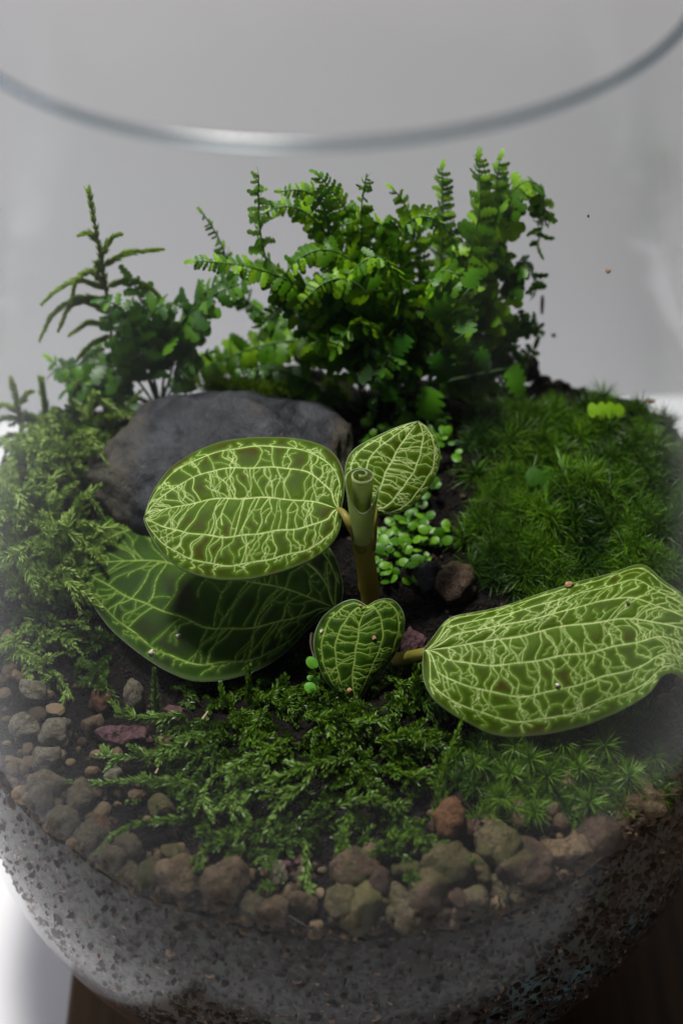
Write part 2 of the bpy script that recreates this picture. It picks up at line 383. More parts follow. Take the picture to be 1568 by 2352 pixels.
# ------------------------------------------------------------------ soil: top sheet and the side seen through the glass
nr, ns = 110, 200
rr = np.linspace(0, 1, nr) ** .8; th = np.arange(ns) * 2 * pi / ns
Rm = 12.98
X = (rr[:, None] * Rm * np.sin(th)); Y = (-rr[:, None] * Rm * np.cos(th))
Z = height(X, Y)
for i in range(nr):
    for j in range(ns):
        Z[i, j] += .22 * mnoise.noise(Vector((X[i, j] * 1.9, Y[i, j] * 1.9, 3))) + .12 * mnoise.noise(Vector((X[i, j] * 6, Y[i, j] * 6, 1)))
Vt = np.stack([X, Y, Z], -1).reshape(-1, 3)
i, j = np.meshgrid(np.arange(nr - 1), np.arange(ns), indexing='ij'); j2 = (j + 1) % ns
Ft = np.stack([i * ns + j, i * ns + j2, (i + 1) * ns + j2, (i + 1) * ns + j], -1).reshape(-1, 4)
obj('soil', Vt, Ft, M_SOIL)['kind'] = 'structure'
# side skin, following the glass
nz = 60; ztop = Z[-1]
rows = []
for k in range(nz):
    f = k / (nz - 1); zz = (JB + .75) * (1 - f) + ztop * f
    r = glass_r(zz) - .36 - .10 * np.array([mnoise.noise(Vector((sin(a) * 40, cos(a) * 40, z * 3))) for a, z in zip(th, zz)])
    r = np.minimum(r, 13.0)
    rows.append(np.stack([r * np.sin(th), -r * np.cos(th), zz], -1))
Vs = np.array(rows).reshape(-1, 3)
i, j = np.meshgrid(np.arange(nz - 1), np.arange(ns), indexing='ij'); j2 = (j + 1) % ns
Fs = np.stack([i * ns + j, i * ns + j2, (i + 1) * ns + j2, (i + 1) * ns + j], -1).reshape(-1, 4)
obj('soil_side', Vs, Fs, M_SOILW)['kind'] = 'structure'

# ------------------------------------------------------------------ lumps: pebbles, rock, grains
def ico(sub):
    bm = bmesh.new(); bmesh.ops.create_icosphere(bm, subdivisions=sub, radius=1)
    V = np.array([v.co[:] for v in bm.verts]); F = np.array([[v.index for v in f.verts] for f in bm.faces]); bm.free(); return V, F
ICO1, ICO2, ICO4, ICO6 = ico(1), ico(2), ico(4), ico(6)
def lump(seed, base=ICO4, planes=9, depth=(.62, .95), rough=.07):
    rg = np.random.default_rng(seed); V = base[0].copy(); F = base[1]
    r = np.ones(len(V))
    for _ in range(planes):
        n = nrm(rg.normal(size=3)); d = rg.uniform(*depth)
        c = V @ n; m = c > .15
        r[m] = np.minimum(r[m], np.maximum(d / c[m], .45) * .96 + r[m] * .04)
    if rough:
        o = rg.uniform(0, 50, 3)
        f = np.array([mnoise.fractal(Vector(v * 1.7 + o), 1.0, 2.0, 4) for v in V]); r = r * (1 + rough * f)
    return V * r[:, None], F
PEB = [mesh_of('pebble', *lump(20 + k, ICO4, 12, (.60, .92), .16)) for k in range(12)]
PEBM = {}
def pebble(px, py, rx, ry, kind, label, group=None, seed=0, lift=.55, name='pebble'):
    k = SENS / 2352 / FOCAL
    P = on_ground(px, py + ry * .25, .2); dist = np.dot(P - CAM, FWD)
    a = rx * k * dist * (1.08 if px > 420 else .88); b = ry * k * dist * (1.08 if px > 420 else .88)
    rg = np.random.default_rng(int(px * 7 + py))
    v = (seed + int(px)) % len(PEB)
    key = (v, kind)
    if key not in PEBM:
        me = PEB[v].copy(); me.name = 'pebble'; me.materials.clear(); me.materials.append(M_PEB[kind]); PEBM[key] = me
    o = bpy.data.objects.new(name, PEBM[key]); link(o)
    Rz = Matrix.Rotation(rg.uniform(0, 6.28), 3, 'Z') @ Matrix.Rotation(rg.uniform(-.6, .6), 3, 'X')
    # stretch in the view-aligned directions after the random turn
    e1 = RIGHT; e2 = np.array([0, .3, .95]); e2 = nrm(e2 - e1 * np.dot(e1, e2)); e3 = np.cross(e1, e2)
    B = np.stack([e1, e2, e3], 1); D = B @ np.diag([a, b * 1.08, (a + b) / 2]) @ B.T * 1.12
    M3 = D @ np.array(Rz)
    C = P + np.array([0, 0, b * lift])
    rad = np.hypot(C[0], C[1]); lim = glass_r(C[2]) - .38 - max(a, b) * .62
    if rad > lim: C[:2] *= lim / rad
    o.matrix_world = Matrix.Translation(Vector(C) * S) @ Matrix([list(r) + [0] for r in M3] + [[0, 0, 0, 1]])
    return tag(o, label, 'pebble', group)
G = 'pebbles along the front and left of the jar'
PB = [
 (235, 1610, 35, 30, 'orange', 'rust orange pebble beside an upright olive one, below the shaded leaf'),
 (305, 1603, 27, 46, 'pale', 'tall beige pebble standing upright below the edge of the shaded leaf'),
 (137, 1690, 45, 36, 'pale', 'pale cream pebble left of the purple lava stone'),
 (107, 1742, 44, 28, 'pale', 'flat pale pebble half lost in the haze under the cream one'),
 (215, 1668, 34, 24, 'tan', 'brown lumpy pebble between cream pebble and lava stone'),
 (195, 1830, 50, 35, 'grey', 'olive grey pebble above the small orange one at left'),
 (235, 1897, 28, 20, 'orange', 'small brick orange pebble on the left slope'),
 (372, 1855, 36, 26, 'olive', 'green coated oval pebble among the moss sprigs'),
 (262, 1785, 25, 24, 'pale', 'small beige pebble under a pale moss tip'),
 (185, 1950, 55, 30, 'grey', 'broad grey pebble with a rounded top in the left haze'),
 (300, 1955, 40, 38, 'grey', 'round grey pebble under the curved moss strand'),
 (400, 1960, 34, 25, 'olive', 'small olive pebble at the lower left edge of the moss'),
 (215, 1997, 40, 36, 'grey', 'misty grey pebble left of the moss covered one'),
 (287, 2022, 38, 38, 'grey', 'grey pebble standing against the glass beside the large tan one'),
 (350, 2008, 40, 33, 'olive', 'moss green pebble just above the large tan pebble'),
 (390, 2068, 72, 50, 'tan', 'large smooth tan pebble at the front left against the glass'),
 (520, 2037, 42, 58, 'tan', 'tall tan pebble with a green cap standing in the front row'),
 (480, 2118, 50, 42, 'grey', 'grey angular pebble leaning between two tan pebbles'),
 (555, 2138, 30, 34, 'grey', 'small grey pebble low against the front glass'),
 (637, 2015, 18, 28, 'pale', 'small pointed yellowish pebble under the moss fringe'),
 (697, 2082, 22, 40, 'tan', 'narrow tan pebble standing left of the big greenish one'),
 (625, 2122, 36, 36, 'tan', 'three sided tan pebble above the dark twig'),
 (663, 2098, 28, 18, 'brown', 'thin brown pebble wedged beside the three sided one'),
 (826, 2108, 62, 50, 'olive', 'biggest yellow green pebble in the middle of the front row'),
 (790, 2078, 36, 40, 'olive', 'green domed pebble behind the biggest yellow green one'),
 (809, 1996, 52, 38, 'brown', 'brown rounded pebble at the front edge of the moss'),
 (864, 2036, 34, 32, 'brown', 'small reddish brown pebble right of the brown rounded one'),
 (934, 2006, 33, 26, 'olive', 'flat olive pebble tilted between brown pebbles'),
 (974, 2056, 52, 46, 'brown', 'brown pebble with a dark pit in the front row'),
 (1026, 1888, 36, 42, 'orange', 'orange brown pebble with a green band standing above the others'),
 (1024, 1990, 50, 54, 'olive', 'round olive green pebble under the orange brown one'),
 (1090, 2004, 22, 40, 'olive', 'narrow olive pebble pressed to the side of the round one'),
 (1134, 1955, 50, 46, 'olive', 'green and brown pebble below the front star moss'),
 (1209, 2010, 68, 44, 'brown', 'wide purple brown pebble right of centre at the front'),
 (1279, 1960, 42, 24, 'tan', 'flat tan pebble under the fringe of star moss'),
 (1354, 2015, 62, 42, 'tan', 'yellow tan wedge shaped pebble at the front right'),
 (1504, 1886, 76, 32, 'tan', 'long tan pebble by the right wall below the star moss'),
 (1374, 1935, 50, 40, 'brown', 'dusky brown pebble between star moss and the wedge shaped one'),
 (1064, 2062, 42, 35, 'brown', 'brown pebble directly below the round olive green one'),
 (1079, 2112, 50, 38, 'grey', 'grey pebble low at the front right of centre'),
 (1234, 2112, 58, 42, 'grey', 'misty grey brown pebble at the bottom right of the row'),
 (1236, 2050, 78, 26, 'dark', 'dark flat slate chip lying across the right pebbles'),
 (939, 2156, 64, 44, 'grey', 'broad grey pebble lowest in the middle of the row'),
 (1009, 2138, 34, 34, 'brown', 'small brown pebble beside the broad lowest grey one'),
 (1040, 1345, 46, 44, 'brown', 'dark brown pebble in the shade behind the right leaf stalk'),
 (985, 1335, 32, 36, 'dark', 'black pebble in the shade right of the orchid stem'),
 (60, 1672, 40, 34, 'pale', 'pale pebble close to the left glass'),
 (75, 1590, 40, 28, 'pale', 'greenish white pebble deep in the left haze'),
 (110, 1805, 46, 34, 'grey', 'grey pebble low in the left haze under the flat pale one'),
 (150, 1885, 46, 32, 'grey', 'dull grey pebble left of the small brick orange one'),
 (75, 1850, 40, 34, 'grey', 'faint grey pebble against the left glass'),
 (135, 1995, 40, 26, 'grey', 'faint flat pebble at the lower left curve of the glass'),
 (205, 2048, 42, 40, 'grey', 'faint grey pebble where the pebbles meet the speckled soil at left'),
 (300, 2085, 46, 30, 'grey', 'grey pebble tucked under the large tan one at left'),
 (1440, 1975, 40, 26, 'brown', 'brown pebble right of the yellow tan wedge'),
]
for p in PB: pebble(*p[:5], p[5], G)

# small gravel between them, too small to pick apart
rg = np.random.default_rng(15); parts = []; tn = []
for _ in range(420):
    a = rg.uniform(-1.35, 1.3); r = 12.75 - abs(rg.normal(0, 1.3)); x, y = r * sin(a), -r * cos(a); q = rg.uniform(.10, .30)
    Vq = lump(int(rg.integers(40)), ICO2, 8, (.6, .9), 0)[0] * q * rg.uniform(.7, 1.3, 3)
    parts.append((Vq + np.array([x, y, float(height(x, y)) + q * .5]), ICO2[1])); tn.append(np.full(len(Vq), rg.uniform(0, 1)))
for _ in range(200):
    a = rg.uniform(-1.35, 1.35); q = rg.uniform(.07, .2); dz = rg.uniform(-1.3, 0); x, y = 12.8 * sin(a), -12.8 * cos(a); z = float(height(x, y)) + dz
    r = glass_r(z) - .36 - q * .6; Vq = lump(int(rg.integers(40)), ICO2, 8, (.6, .9), 0)[0] * q * rg.uniform(.7, 1.3, 3)
    parts.append((Vq + np.array([r * sin(a), -r * cos(a), z]), ICO2[1])); tn.append(np.full(len(Vq), rg.uniform(0, 1)))
for _ in range(260):
    a = rg.uniform(-1.35, 1.35); q = rg.uniform(.12, .34); r = 12.95 - q * .8; x, y = r * sin(a), -r * cos(a)
    Vq = lump(int(rg.integers(40)), ICO2, 8, (.6, .9), 0)[0] * q * rg.uniform(.7, 1.3, 3)
    parts.append((Vq + np.array([x, y, float(height(x, y)) + rg.uniform(-.45, .25)]), ICO2[1])); tn.append(np.full(len(Vq), rg.uniform(0, 1)))
V, F = join(parts)
M_GRAV = m_stuff('brown_gravel', (0.030, 0.020, 0.013), (0.15, 0.105, 0.062), .8, .15, 0)
tag(obj('gravel', V, F, M_GRAV, None, (0, 0, 0), False, {'tint': np.concatenate(tn)}), 'small brown gravel filling the gaps between the pebbles by the glass', 'gravel', kind='stuff')
# lava stones
def lumpthing(name, px, py, rx, ry, mat, label, cat, seed, dz=.2, group=None, base=ICO4, rough=.25, P=None, depth3=None, sharp=False):
    k = SENS / 2352 / FOCAL
    if P is None: P = on_ground(px, py, dz)
    dist = np.dot(P - CAM, FWD); a, b = rx * k * dist, ry * k * dist
    V, F = lump(seed, base, 7, (.45, .95) if base is ICO2 else (.7, .95), rough)
    e1 = RIGHT; e2 = UP; e3 = FWD; B = np.stack([e1, e2, e3], 1)
    V = V @ (B @ np.diag([a, b, depth3 or (a + b) / 2]) @ B.T).T
    return tag(obj(name, V + P, F, mat, None, P, base is not ICO2), label, cat, group)
lumpthing('lava_rock', 285, 1692, 58, 30, M_LAVA, 'purple pitted lava stone lying between pale pebbles and moss', 'rock', 3, rough=.4)
lumpthing('lava_rock', 398, 1638, 28, 17, M_LAVA, 'small plum coloured lava chip at the tip of a moss sprig', 'rock', 4, rough=.4)
lumpthing('lava_rock', 1000, 1945, 36, 26, M_LAVA, 'dark red lava lump beneath the orange brown pebble', 'rock', 5, rough=.4)
lumpthing('lava_rock', 670, 1985, 40, 14, M_LAVA, 'flat plum lava chip behind the pointed yellowish pebble', 'rock', 6, rough=.4)
lumpthing('lava_rock', 950, 1490, 30, 46, M_LAVA, 'dark red stone in shade beside the small heart shaped leaf', 'rock', 8, rough=.3)
lumpthing('lava_rock', 1090, 1905, 18, 24, M_LAVA, 'wet dark lava crumb right of the orange brown pebble', 'rock', 9, rough=.4)

# the big rock
V, F = lump(41, ICO6, 8, (.72, .92), 0)
sg = np.sign(V); V = sg * np.abs(V) ** .92
o3 = np.array([3.1, 8.2, 1.7])
f = np.array([mnoise.fractal(Vector(v * 1.5 + o3), 0.7, 2.1, 6) + .8 * (1 - abs(mnoise.noise(Vector(v * np.array([1.2, 1.2, 3.0]) + o3)))) for v in V]); V = V * (1 + .085 * (f - .5))[:, None]
RC = np.array([-3.45, 3.6, 10.0])
V = V * np.array([5.0, 3.4, 3.55])
V[:, 0] += -.12 * np.maximum(V[:, 2], 0)
tag(obj('rock', V + RC, F, M_ROCK, None, RC), 'large dark grey slate rock with tan weathering behind the orchid', 'rock')

# ------------------------------------------------------------------ the jewel orchid
def leaf_surface(upper, lower, mid, P0, n, NU, NV, dome, curl, wav=0.0, seed=0, tipdrop=0.0):
    n = nrm(n)
    un = lambda L: np.array([at_plane(x, y, P0, n) for x, y in L])
    U_, L_, M_ = smooth_poly(un(upper), NU), smooth_poly(un(lower), NU), smooth_poly(un(mid), NU)
    u = np.linspace(0, 1, NU); v = np.linspace(-1, 1, NV)
    A = np.abs(v)[None, :, None]
    E = np.where((v > 0)[None, :, None], U_[:, None], L_[:, None])
    G_ = M_[:, None] * (1 - A) + E * A
    w = np.sin(pi * np.clip(u, 0, 1)) ** .5
    h = dome * w[:, None] * (1 - np.abs(v) ** 2.2)[None, :] - .035 * np.exp(-(v / .12) ** 2)[None, :] * w[:, None]
    h = h - curl * (np.abs(v) ** 5)[None, :] * w[:, None] - tipdrop * (u ** 3)[:, None]
    if wav: h = h + wav * (np.sin(u * 11 + seed)[:, None] * np.sign(v)[None, :] * (np.abs(v) ** 2)[None, :] + .5 * np.sin(u * 19 + seed * 2)[:, None] * (np.abs(v) ** 3)[None, :]) - wav * 2.2 * (np.clip(v, 0, 1) ** 1.6)[None, :] * np.clip((u - .15) / .5, 0, 1)[:, None] - wav * 1.6 * np.clip((u - .8) / .2, 0, 1)[:, None] ** 2
    return G_ + h[..., None] * n, u, v, n
def veins(seed, ncross=34, lat=(.5, .84), main_w=.024, cross_w=.0165, slant=.05):
    """polylines in leaf coordinates (u along, v across): main veins and their wandering cross links"""
    rg = np.random.default_rng(seed); L = []; ed_ = (0,) + tuple(lat) + (1.0,); bands = list(zip(ed_[:-1], ed_[1:])); last = len(bands) - 1
    def line(uv, w, i=1.0): uv = np.array(uv); L.append((uv, w * (1 - .25 * np.sin(pi * np.linspace(0, 1, len(uv)))) if len(uv) < 40 else np.linspace(w, w * .7, len(uv)), i))
    us = np.linspace(0, 1, 90)
    line(np.stack([us, .012 * np.sin(us * 25 + seed)], 1), main_w * 1.15)
    for sgn in (1, -1):
        off = rg.uniform(-.04, .04)
        for b in lat:
            amp = np.clip(us / .10, 0, 1) ** .6 * np.clip((1.02 - us) / .06, 0, 1) ** .5
            vv = (b + off + .012 * np.sin(us * 17 + rg.uniform(0, 6)) + .008 * np.sin(us * 41 + rg.uniform(0, 6))) * amp
            line(np.stack([us, sgn * vv], 1), main_w * (1.0 if b < .6 else .85))
        for bi, (a, b) in enumerate(bands):
            a2, b2 = (a + off if a else 0), (b + off if b < 1 else 1.0)
            u0 = .05
            anchors = []
            while u0 < .97:
                step = rg.choice([.010, .017, .03, .055, .075], p=[.22, .28, .24, .16, .10]) * 34 / ncross
                u0 += step * rg.uniform(.8, 1.25)
                anchors.append(u0)
            paths = []
            for ua in anchors:
                m = 15; s = np.linspace(0, 1, m)
                reach = 1.0 if bi < last else rg.uniform(.2, .75)
                if rg.random() < .10 and bi < last: reach = rg.uniform(.4, .75)
                ph = rg.uniform(0, 6.28, 3); k = rg.uniform(.6, 1.3)
                wig = .013 * k * np.sin(s * 4.5 + ph[0]) + .0050 * k * np.sin(s * 9 + ph[1]) + .0012 * np.sin(s * 19 + ph[2])
                sl = slant * rg.uniform(.0, 1.4) * (b - a) / .5
                uu = ua + sl * s * (1 - .35 * s) + wig * np.sin(pi * np.clip(s, 0.06, .94)) ** .5
                vv = a2 + (b2 - a2) * s * reach
                if rg.random() < .5 and bi == 0: vv = vv + .02 * np.sin(s * 9 + ph[1]) * np.sin(pi * s)
                uu[1:-1] = (uu[:-2] + 2 * uu[1:-1] + uu[2:]) / 4
                ok = (uu > .015) & (uu < .985)
                if ok.sum() < 5: continue
                uu, vv = uu[ok], vv[ok]
                path = np.stack([uu, sgn * vv], 1); paths.append(path); line(path, cross_w * rg.uniform(.7, 1.2), rg.uniform(.6, 1.0))
                if rg.random() < .5 and bi < last:         # a fork that leaves half way
                    q = rg.integers(3, max(4, len(uu) - 4)); dirn = rg.choice([-1, 1]); mm = 9
                    s2 = np.linspace(0, 1, mm)
                    fu = uu[q] + dirn * (.028 * s2 ** .7) + .005 * np.sin(s2 * 9 + ph[2]); fv = vv[q] + (b2 - vv[q]) * s2 * rg.choice([1.0, .6])
                    line(np.stack([np.clip(fu, .01, .99), sgn * fv], 1), cross_w * .8, rg.uniform(.4, .9))
            for p, q in zip(paths[:-1], paths[1:]):      # short bridges between neighbours
                if rg.random() < .6 and bi < last:
                    f = rg.uniform(.2, .8); A_ = p[int(f * (len(p) - 1))]; B_ = q[int(np.clip(f + rg.uniform(-.2, .2), 0, 1) * (len(q) - 1))]
                    if abs(A_[0] - B_[0]) < .075:
                        s2 = np.linspace(0, 1, 9)[:, None]; mid_ = A_ + (B_ - A_) * s2; mid_[:, 1] += .02 * np.sin(pi * s2[:, 0]) * rg.choice([-1, 1])
                        line(mid_, cross_w * .75, rg.uniform(.4, .85))
    return L
def vein_fields(G_, L, u, v, seed):
    NU, NV = len(u), len(v)
    du = np.linalg.norm(np.gradient(G_, axis=0), axis=2); dv = np.linalg.norm(np.gradient(G_, axis=1), axis=2)
    vein = np.zeros((NU, NV)); dist = np.full((NU, NV), 9.0)
    pts, ws, wi = [], [], []
    for P, w, inten in L:
        d = np.r_[0, np.cumsum(np.hypot(np.diff(P[:, 0]) * NU, np.diff(P[:, 1]) * NV / 2))]
        s = np.arange(0, d[-1], .5)
        pts.append(np.stack([np.interp(s, d, P[:, 0]), np.interp(s, d, P[:, 1])], 1)); ws.append(np.interp(s, d, w)); wi.append(np.full(len(s), inten))
    P = np.concatenate(pts); W = np.concatenate(ws); I_ = np.concatenate(wi)
    fi = P[:, 0] * (NU - 1); fj = (P[:, 1] + 1) / 2 * (NV - 1)
    ci = np.clip(np.round(fi).astype(int), 0, NU - 1); cj = np.clip(np.round(fj).astype(int), 0, NV - 1)
    K = 9
    for a in range(-K, K + 1):
        for b in range(-K, K + 1):
            ii, jj = ci + a, cj + b
            ok = (ii >= 0) & (ii < NU) & (jj >= 0) & (jj < NV)
            i_, j_ = ii[ok], jj[ok]
            d = np.hypot((i_ - fi[ok]) * du[i_, j_], (j_ - fj[ok]) * dv[i_, j_])
            np.minimum.at(dist, (i_, j_), d)
            if abs(a) < 5 and abs(b) < 5: np.maximum.at(vein, (i_, j_), I_[ok] * np.exp(-(d / W[ok]) ** 2))
    halo = np.exp(-(dist / .085) ** 1.2)
    rg = np.random.default_rng(seed); o = rg.uniform(0, 40, 2)
    pn = np.array([[mnoise.noise(Vector((a * 7 + o[0], b * 3.2 + o[1], 0))) for b in v[::4]] for a in u[::4]])
    patch = np.kron(pn, np.ones((4, 4)))[:NU, :NV]
    if patch.shape != (NU, NV): patch = np.pad(patch, ((0, NU - patch.shape[0]), (0, NV - patch.shape[1])), 'edge')
    patch = .5 + .9 * patch
    return vein, halo, dist, patch
def orchid_leaf(parent, origin, seed, NU, NV, label=None, mat=None, ncross=34, dome=.25, curl=.25, thick=.045, vk={}, **kw):
    G_, u, v, n = leaf_surface(NU=NU, NV=NV, dome=dome, curl=curl, seed=seed, **kw)
    L = veins(seed, ncross, **vk)
    vein, halo, dist, patch = vein_fields(G_, L, u, v, seed)
    nearmid = np.exp(-(v / .2) ** 2)[None, :]
    halo = np.maximum(halo, .55 * nearmid)
    G2 = G_ + (np.clip(dist / .12, 0, 1) * .022 - .012 * vein)[..., None] * n
    edge = np.maximum(np.abs(v)[None, :] * np.ones((NU, 1)), 0)
    i, j = np.meshgrid(np.arange(NU - 1), np.arange(NV - 1), indexing='ij')
    F = np.stack([i * NV + j, (i + 1) * NV + j, (i + 1) * NV + j + 1, i * NV + j + 1], -1).reshape(-1, 4)
    f0 = F[len(F) // 2]; q = G2.reshape(-1, 3)[f0]
    if np.dot(np.cross(q[1] - q[0], q[2] - q[0]), n) < 0: F = F[:, ::-1]
    lf = obj('leaf', G2.reshape(-1, 3), F, mat or M_ORCHID, parent, origin, True,
             {'vein': vein.ravel(), 'halo': halo.ravel(), 'edge': edge.ravel(), 'patch': patch.ravel()})
    if label: lf['label'] = label
    a = np.unique(np.r_[np.arange(0, NU, 8), NU - 1]); b = np.unique(np.r_[np.arange(0, NV, 8), NV - 1])
    Gb = G_[np.ix_(a, b)].copy(); prf = 1 - np.abs(v[b]) ** 4
    Gb = Gb - n * (thick * (.35 + .65 * prf))[None, :, None]
    nb = len(b); i, j = np.meshgrid(np.arange(len(a) - 1), np.arange(nb - 1), indexing='ij')
    F2 = np.stack([i * nb + j, i * nb + j + 1, (i + 1) * nb + j + 1, (i + 1) * nb + j], -1).reshape(-1, 4)
    obj('underside', Gb.reshape(-1, 3), F2, M_UNDER, lf, origin)
    step = max(1, NU // 70)
    loop = np.concatenate([G_[::step, -1], G_[::-step, 0]]) - n * thick * .3
    V, F3 = tube(np.concatenate([loop, loop[:1]]), .019, 6, False)
    obj('margin', V, F3, M_MARGIN, lf, origin)
    LEAFPTS.append(G2.reshape(-1, 3)[::3])
    return lf, G_
LEAFPTS = []
def on_leaf(px, py):
    P = np.concatenate(LEAFPTS); d = P - CAM; k = FOCAL / SENS * 2352 / (d @ FWD)
    e = np.hypot(784 + (d @ RIGHT) * k - px, 1176 - (d @ UP) * k - py)
    near = np.nonzero(e < e.min() + 3)[0]; return P[near[np.argmin((d @ FWD)[near])]]
OB = np.array(at_z(852, 1440, 9.4))
orchid = thing('jewel_orchid', OB, 'jewel orchid with gold veined green leaves standing in the middle of the jar', 'orchid')

# main left leaf
mP = at_z(560, 1160, 14.2); MN = (-.05, -.38, .92)
main_up = [(782, 1170), (790, 1123), (790, 1087), (778, 1054), (759, 1028), (720, 1009), (664, 999), (583, 998), (508, 1007), (443, 1033), (391, 1068), (359, 1110), (341, 1149), (332, 1186)]
main_lo = [(781, 1172), (783, 1201), (773, 1230), (749, 1259), (703, 1288), (638, 1311), (573, 1326), (508, 1328), (460, 1320), (411, 1303), (372, 1269), (349, 1233), (335, 1207), (331, 1192)]
main_mid = [(782, 1171), (726, 1155), (655, 1149), (583, 1147), (508, 1149), (460, 1155), (421, 1164), (379, 1172), (343, 1180), (332, 1189)]
leaf1, _ = orchid_leaf(orchid, OB, 11, 330, 230, 'broad oval leaf, the largest upright one, spread to the left', upper=main_up, lower=main_lo, mid=main_mid, P0=mP, n=MN, dome=.16, curl=.16, vk=dict(slant=.11))
# small leaf behind, right
sP = at_z(905, 1080, 14.6)
s_up = [(862, 1172), (825, 1160), (800, 1130), (792, 1095), (795, 1055), (812, 1030), (850, 1008), (900, 985), (935, 972), (958, 968)]
s_lo = [(862, 1175), (890, 1183), (925, 1175), (960, 1150), (990, 1112), (1008, 1075), (1012, 1040), (1003, 1005), (985, 982), (962, 968)]
s_mid = [(860, 1172), (868, 1130), (885, 1085), (905, 1046), (925, 1012), (945, 988), (960, 969)]
orchid_leaf(orchid, OB, 23, 190, 150, 'small rounded leaf raised behind the rolled new leaf', M_ORCHID, 24, upper=s_up, lower=s_lo, mid=s_mid, P0=sP, n=(.05, -.66, .75), dome=.12, curl=.12, vk=dict(slant=.10, main_w=.026, cross_w=.018))
# front heart-shaped leaf
fP = at_z(825, 1480, 10.95)
f_up = [(845, 1392), (860, 1380), (880, 1375), (900, 1374), (922, 1396), (930, 1421), (927, 1457), (912, 1496), (882, 1538), (846, 1580), (822, 1612)]
f_lo = [(840, 1392), (826, 1380), (810, 1375), (780, 1386), (741, 1415), (723, 1451), (719, 1481), (729, 1526), (750, 1568), (777, 1595), (800, 1608), (818, 1614)]
f_mid = [(843, 1392), (832, 1412), (824, 1435), (819, 1481), (811, 1526), (808, 1574), (818, 1612)]
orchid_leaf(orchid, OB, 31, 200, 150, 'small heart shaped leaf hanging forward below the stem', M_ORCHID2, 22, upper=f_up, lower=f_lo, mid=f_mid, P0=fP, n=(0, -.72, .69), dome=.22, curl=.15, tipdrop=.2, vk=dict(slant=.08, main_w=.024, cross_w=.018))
# right leaf
rP = at_z(1260, 1480, 11.7)
r_up = [(975, 1488), (1004, 1447), (1025, 1413), (1106, 1391), (1199, 1370), (1284, 1347), (1369, 1311), (1433, 1283), (1455, 1273), (1471, 1267), (1482, 1270), (1496, 1283), (1520, 1312), (1568, 1343), (1612, 1390), (1650, 1464)]
r_lo = [(972, 1500), (970, 1530), (974, 1570), (995, 1612), (1038, 1642), (1080, 1660), (1123, 1681), (1178, 1688), (1263, 1679), (1348, 1657), (1433, 1627), (1480, 1604), (1499, 1588), (1512, 1562), (1526, 1546), (1548, 1543), (1572, 1560), (1600, 1570), (1630, 1530), (1650, 1470)]
r_mid = [(975, 1494), (1030, 1488), (1093, 1479), (1199, 1462), (1310, 1438), (1433, 1423), (1518, 1432), (1568, 1443), (1651, 1467)]
orchid_leaf(orchid, OB, 47, 330, 240, 'long broad leaf spread to the right with a wavy edge', M_ORCHID, 44, upper=r_up, lower=r_lo, mid=r_mid, P0=rP, n=(-.12, -.46, .88), dome=.18, curl=.2, wav=.24, vk=dict(slant=.10, main_w=.023, cross_w=.016, lat=(.33, .64, .88)))
# shaded lower leaf
uP = at_z(520, 1370, 10.55); UN = (-.10, -.20, .97)
u_up = [(778, 1400), (790, 1350), (770, 1270), (720, 1205), (640, 1165), (540, 1140), (430, 1132), (340, 1138), (270, 1155), (222, 1190), (195, 1250), (188, 1300)]
u_lo = [(776, 1404), (735, 1412), (700, 1440), (660, 1485), (600, 1525), (520, 1550), (440, 1555), (370, 1525), (310, 1485), (250, 1435), (205, 1375), (188, 1310)]
u_mid = [(777, 1402), (700, 1370), (600, 1345), (500, 1325), (400, 1300), (300, 1290), (230, 1295), (188, 1305)]
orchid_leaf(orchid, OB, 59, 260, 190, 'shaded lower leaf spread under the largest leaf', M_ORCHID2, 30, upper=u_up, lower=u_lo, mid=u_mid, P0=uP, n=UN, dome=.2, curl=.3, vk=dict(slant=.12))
# stem, stalks and rolled leaf
ys = OB[1] - .25
st = np.array([at_y(856, 1440, ys), at_y(853, 1400, ys), at_y(848, 1360, ys), at_y(845, 1328, ys), at_y(838, 1285, ys + .05), at_y(830, 1245, ys + .1), at_y(826, 1215, ys + .1)])
Q = smooth_poly(st, 30); rad = np.full(30, .31); rad[:12] = .285; k = np.abs(np.arange(30) - 13); rad += .03 * np.exp(-(k / 1.0) ** 2); rad[18:] = np.linspace(.31, .30, 12)
V, F = tube(Q, rad, 20)
obj('stem', V, F, M_STEM, orchid, OB)
def stalk(pts, r0, r1, name='leaf_stalk'):
    Q = smooth_poly(np.array(pts), 18); V, F = tube(Q, np.linspace(r0, r1, 18), 12); return obj(name, V, F, M_STALK, orchid, OB)
stalk([at_y(832, 1262, ys - .05), at_y(815, 1225, ys - .1), at_y(798, 1195, ys - .1), at_plane(784, 1170, mP, nrm(MN)), at_plane(765, 1163, mP, nrm(MN)) - np.array([0, 0, .12])], .20, .09)
stalk([at_y(850, 1262, ys + .15), at_y(856, 1225, ys + .3), at_y(858, 1190, ys + .4), at_plane(862, 1168, sP, nrm((.05, -.66, .75)))], .17, .08)
stalk([at_y(856, 1435, ys), at_y(895, 1520, ys - 1.3), at_y(940, 1510, ys - 2), at_plane(975, 1494, rP, nrm((-.12, -.46, .88))) - np.array([0, 0, .1]), at_plane(1030, 1487, rP, nrm((-.12, -.46, .88))) - np.array([0, 0, .1])], .28, .15)
stalk([at_y(850, 1430, ys), at_y(810, 1420, ys + .3), at_plane(777, 1402, uP, nrm(UN))], .2, .12)
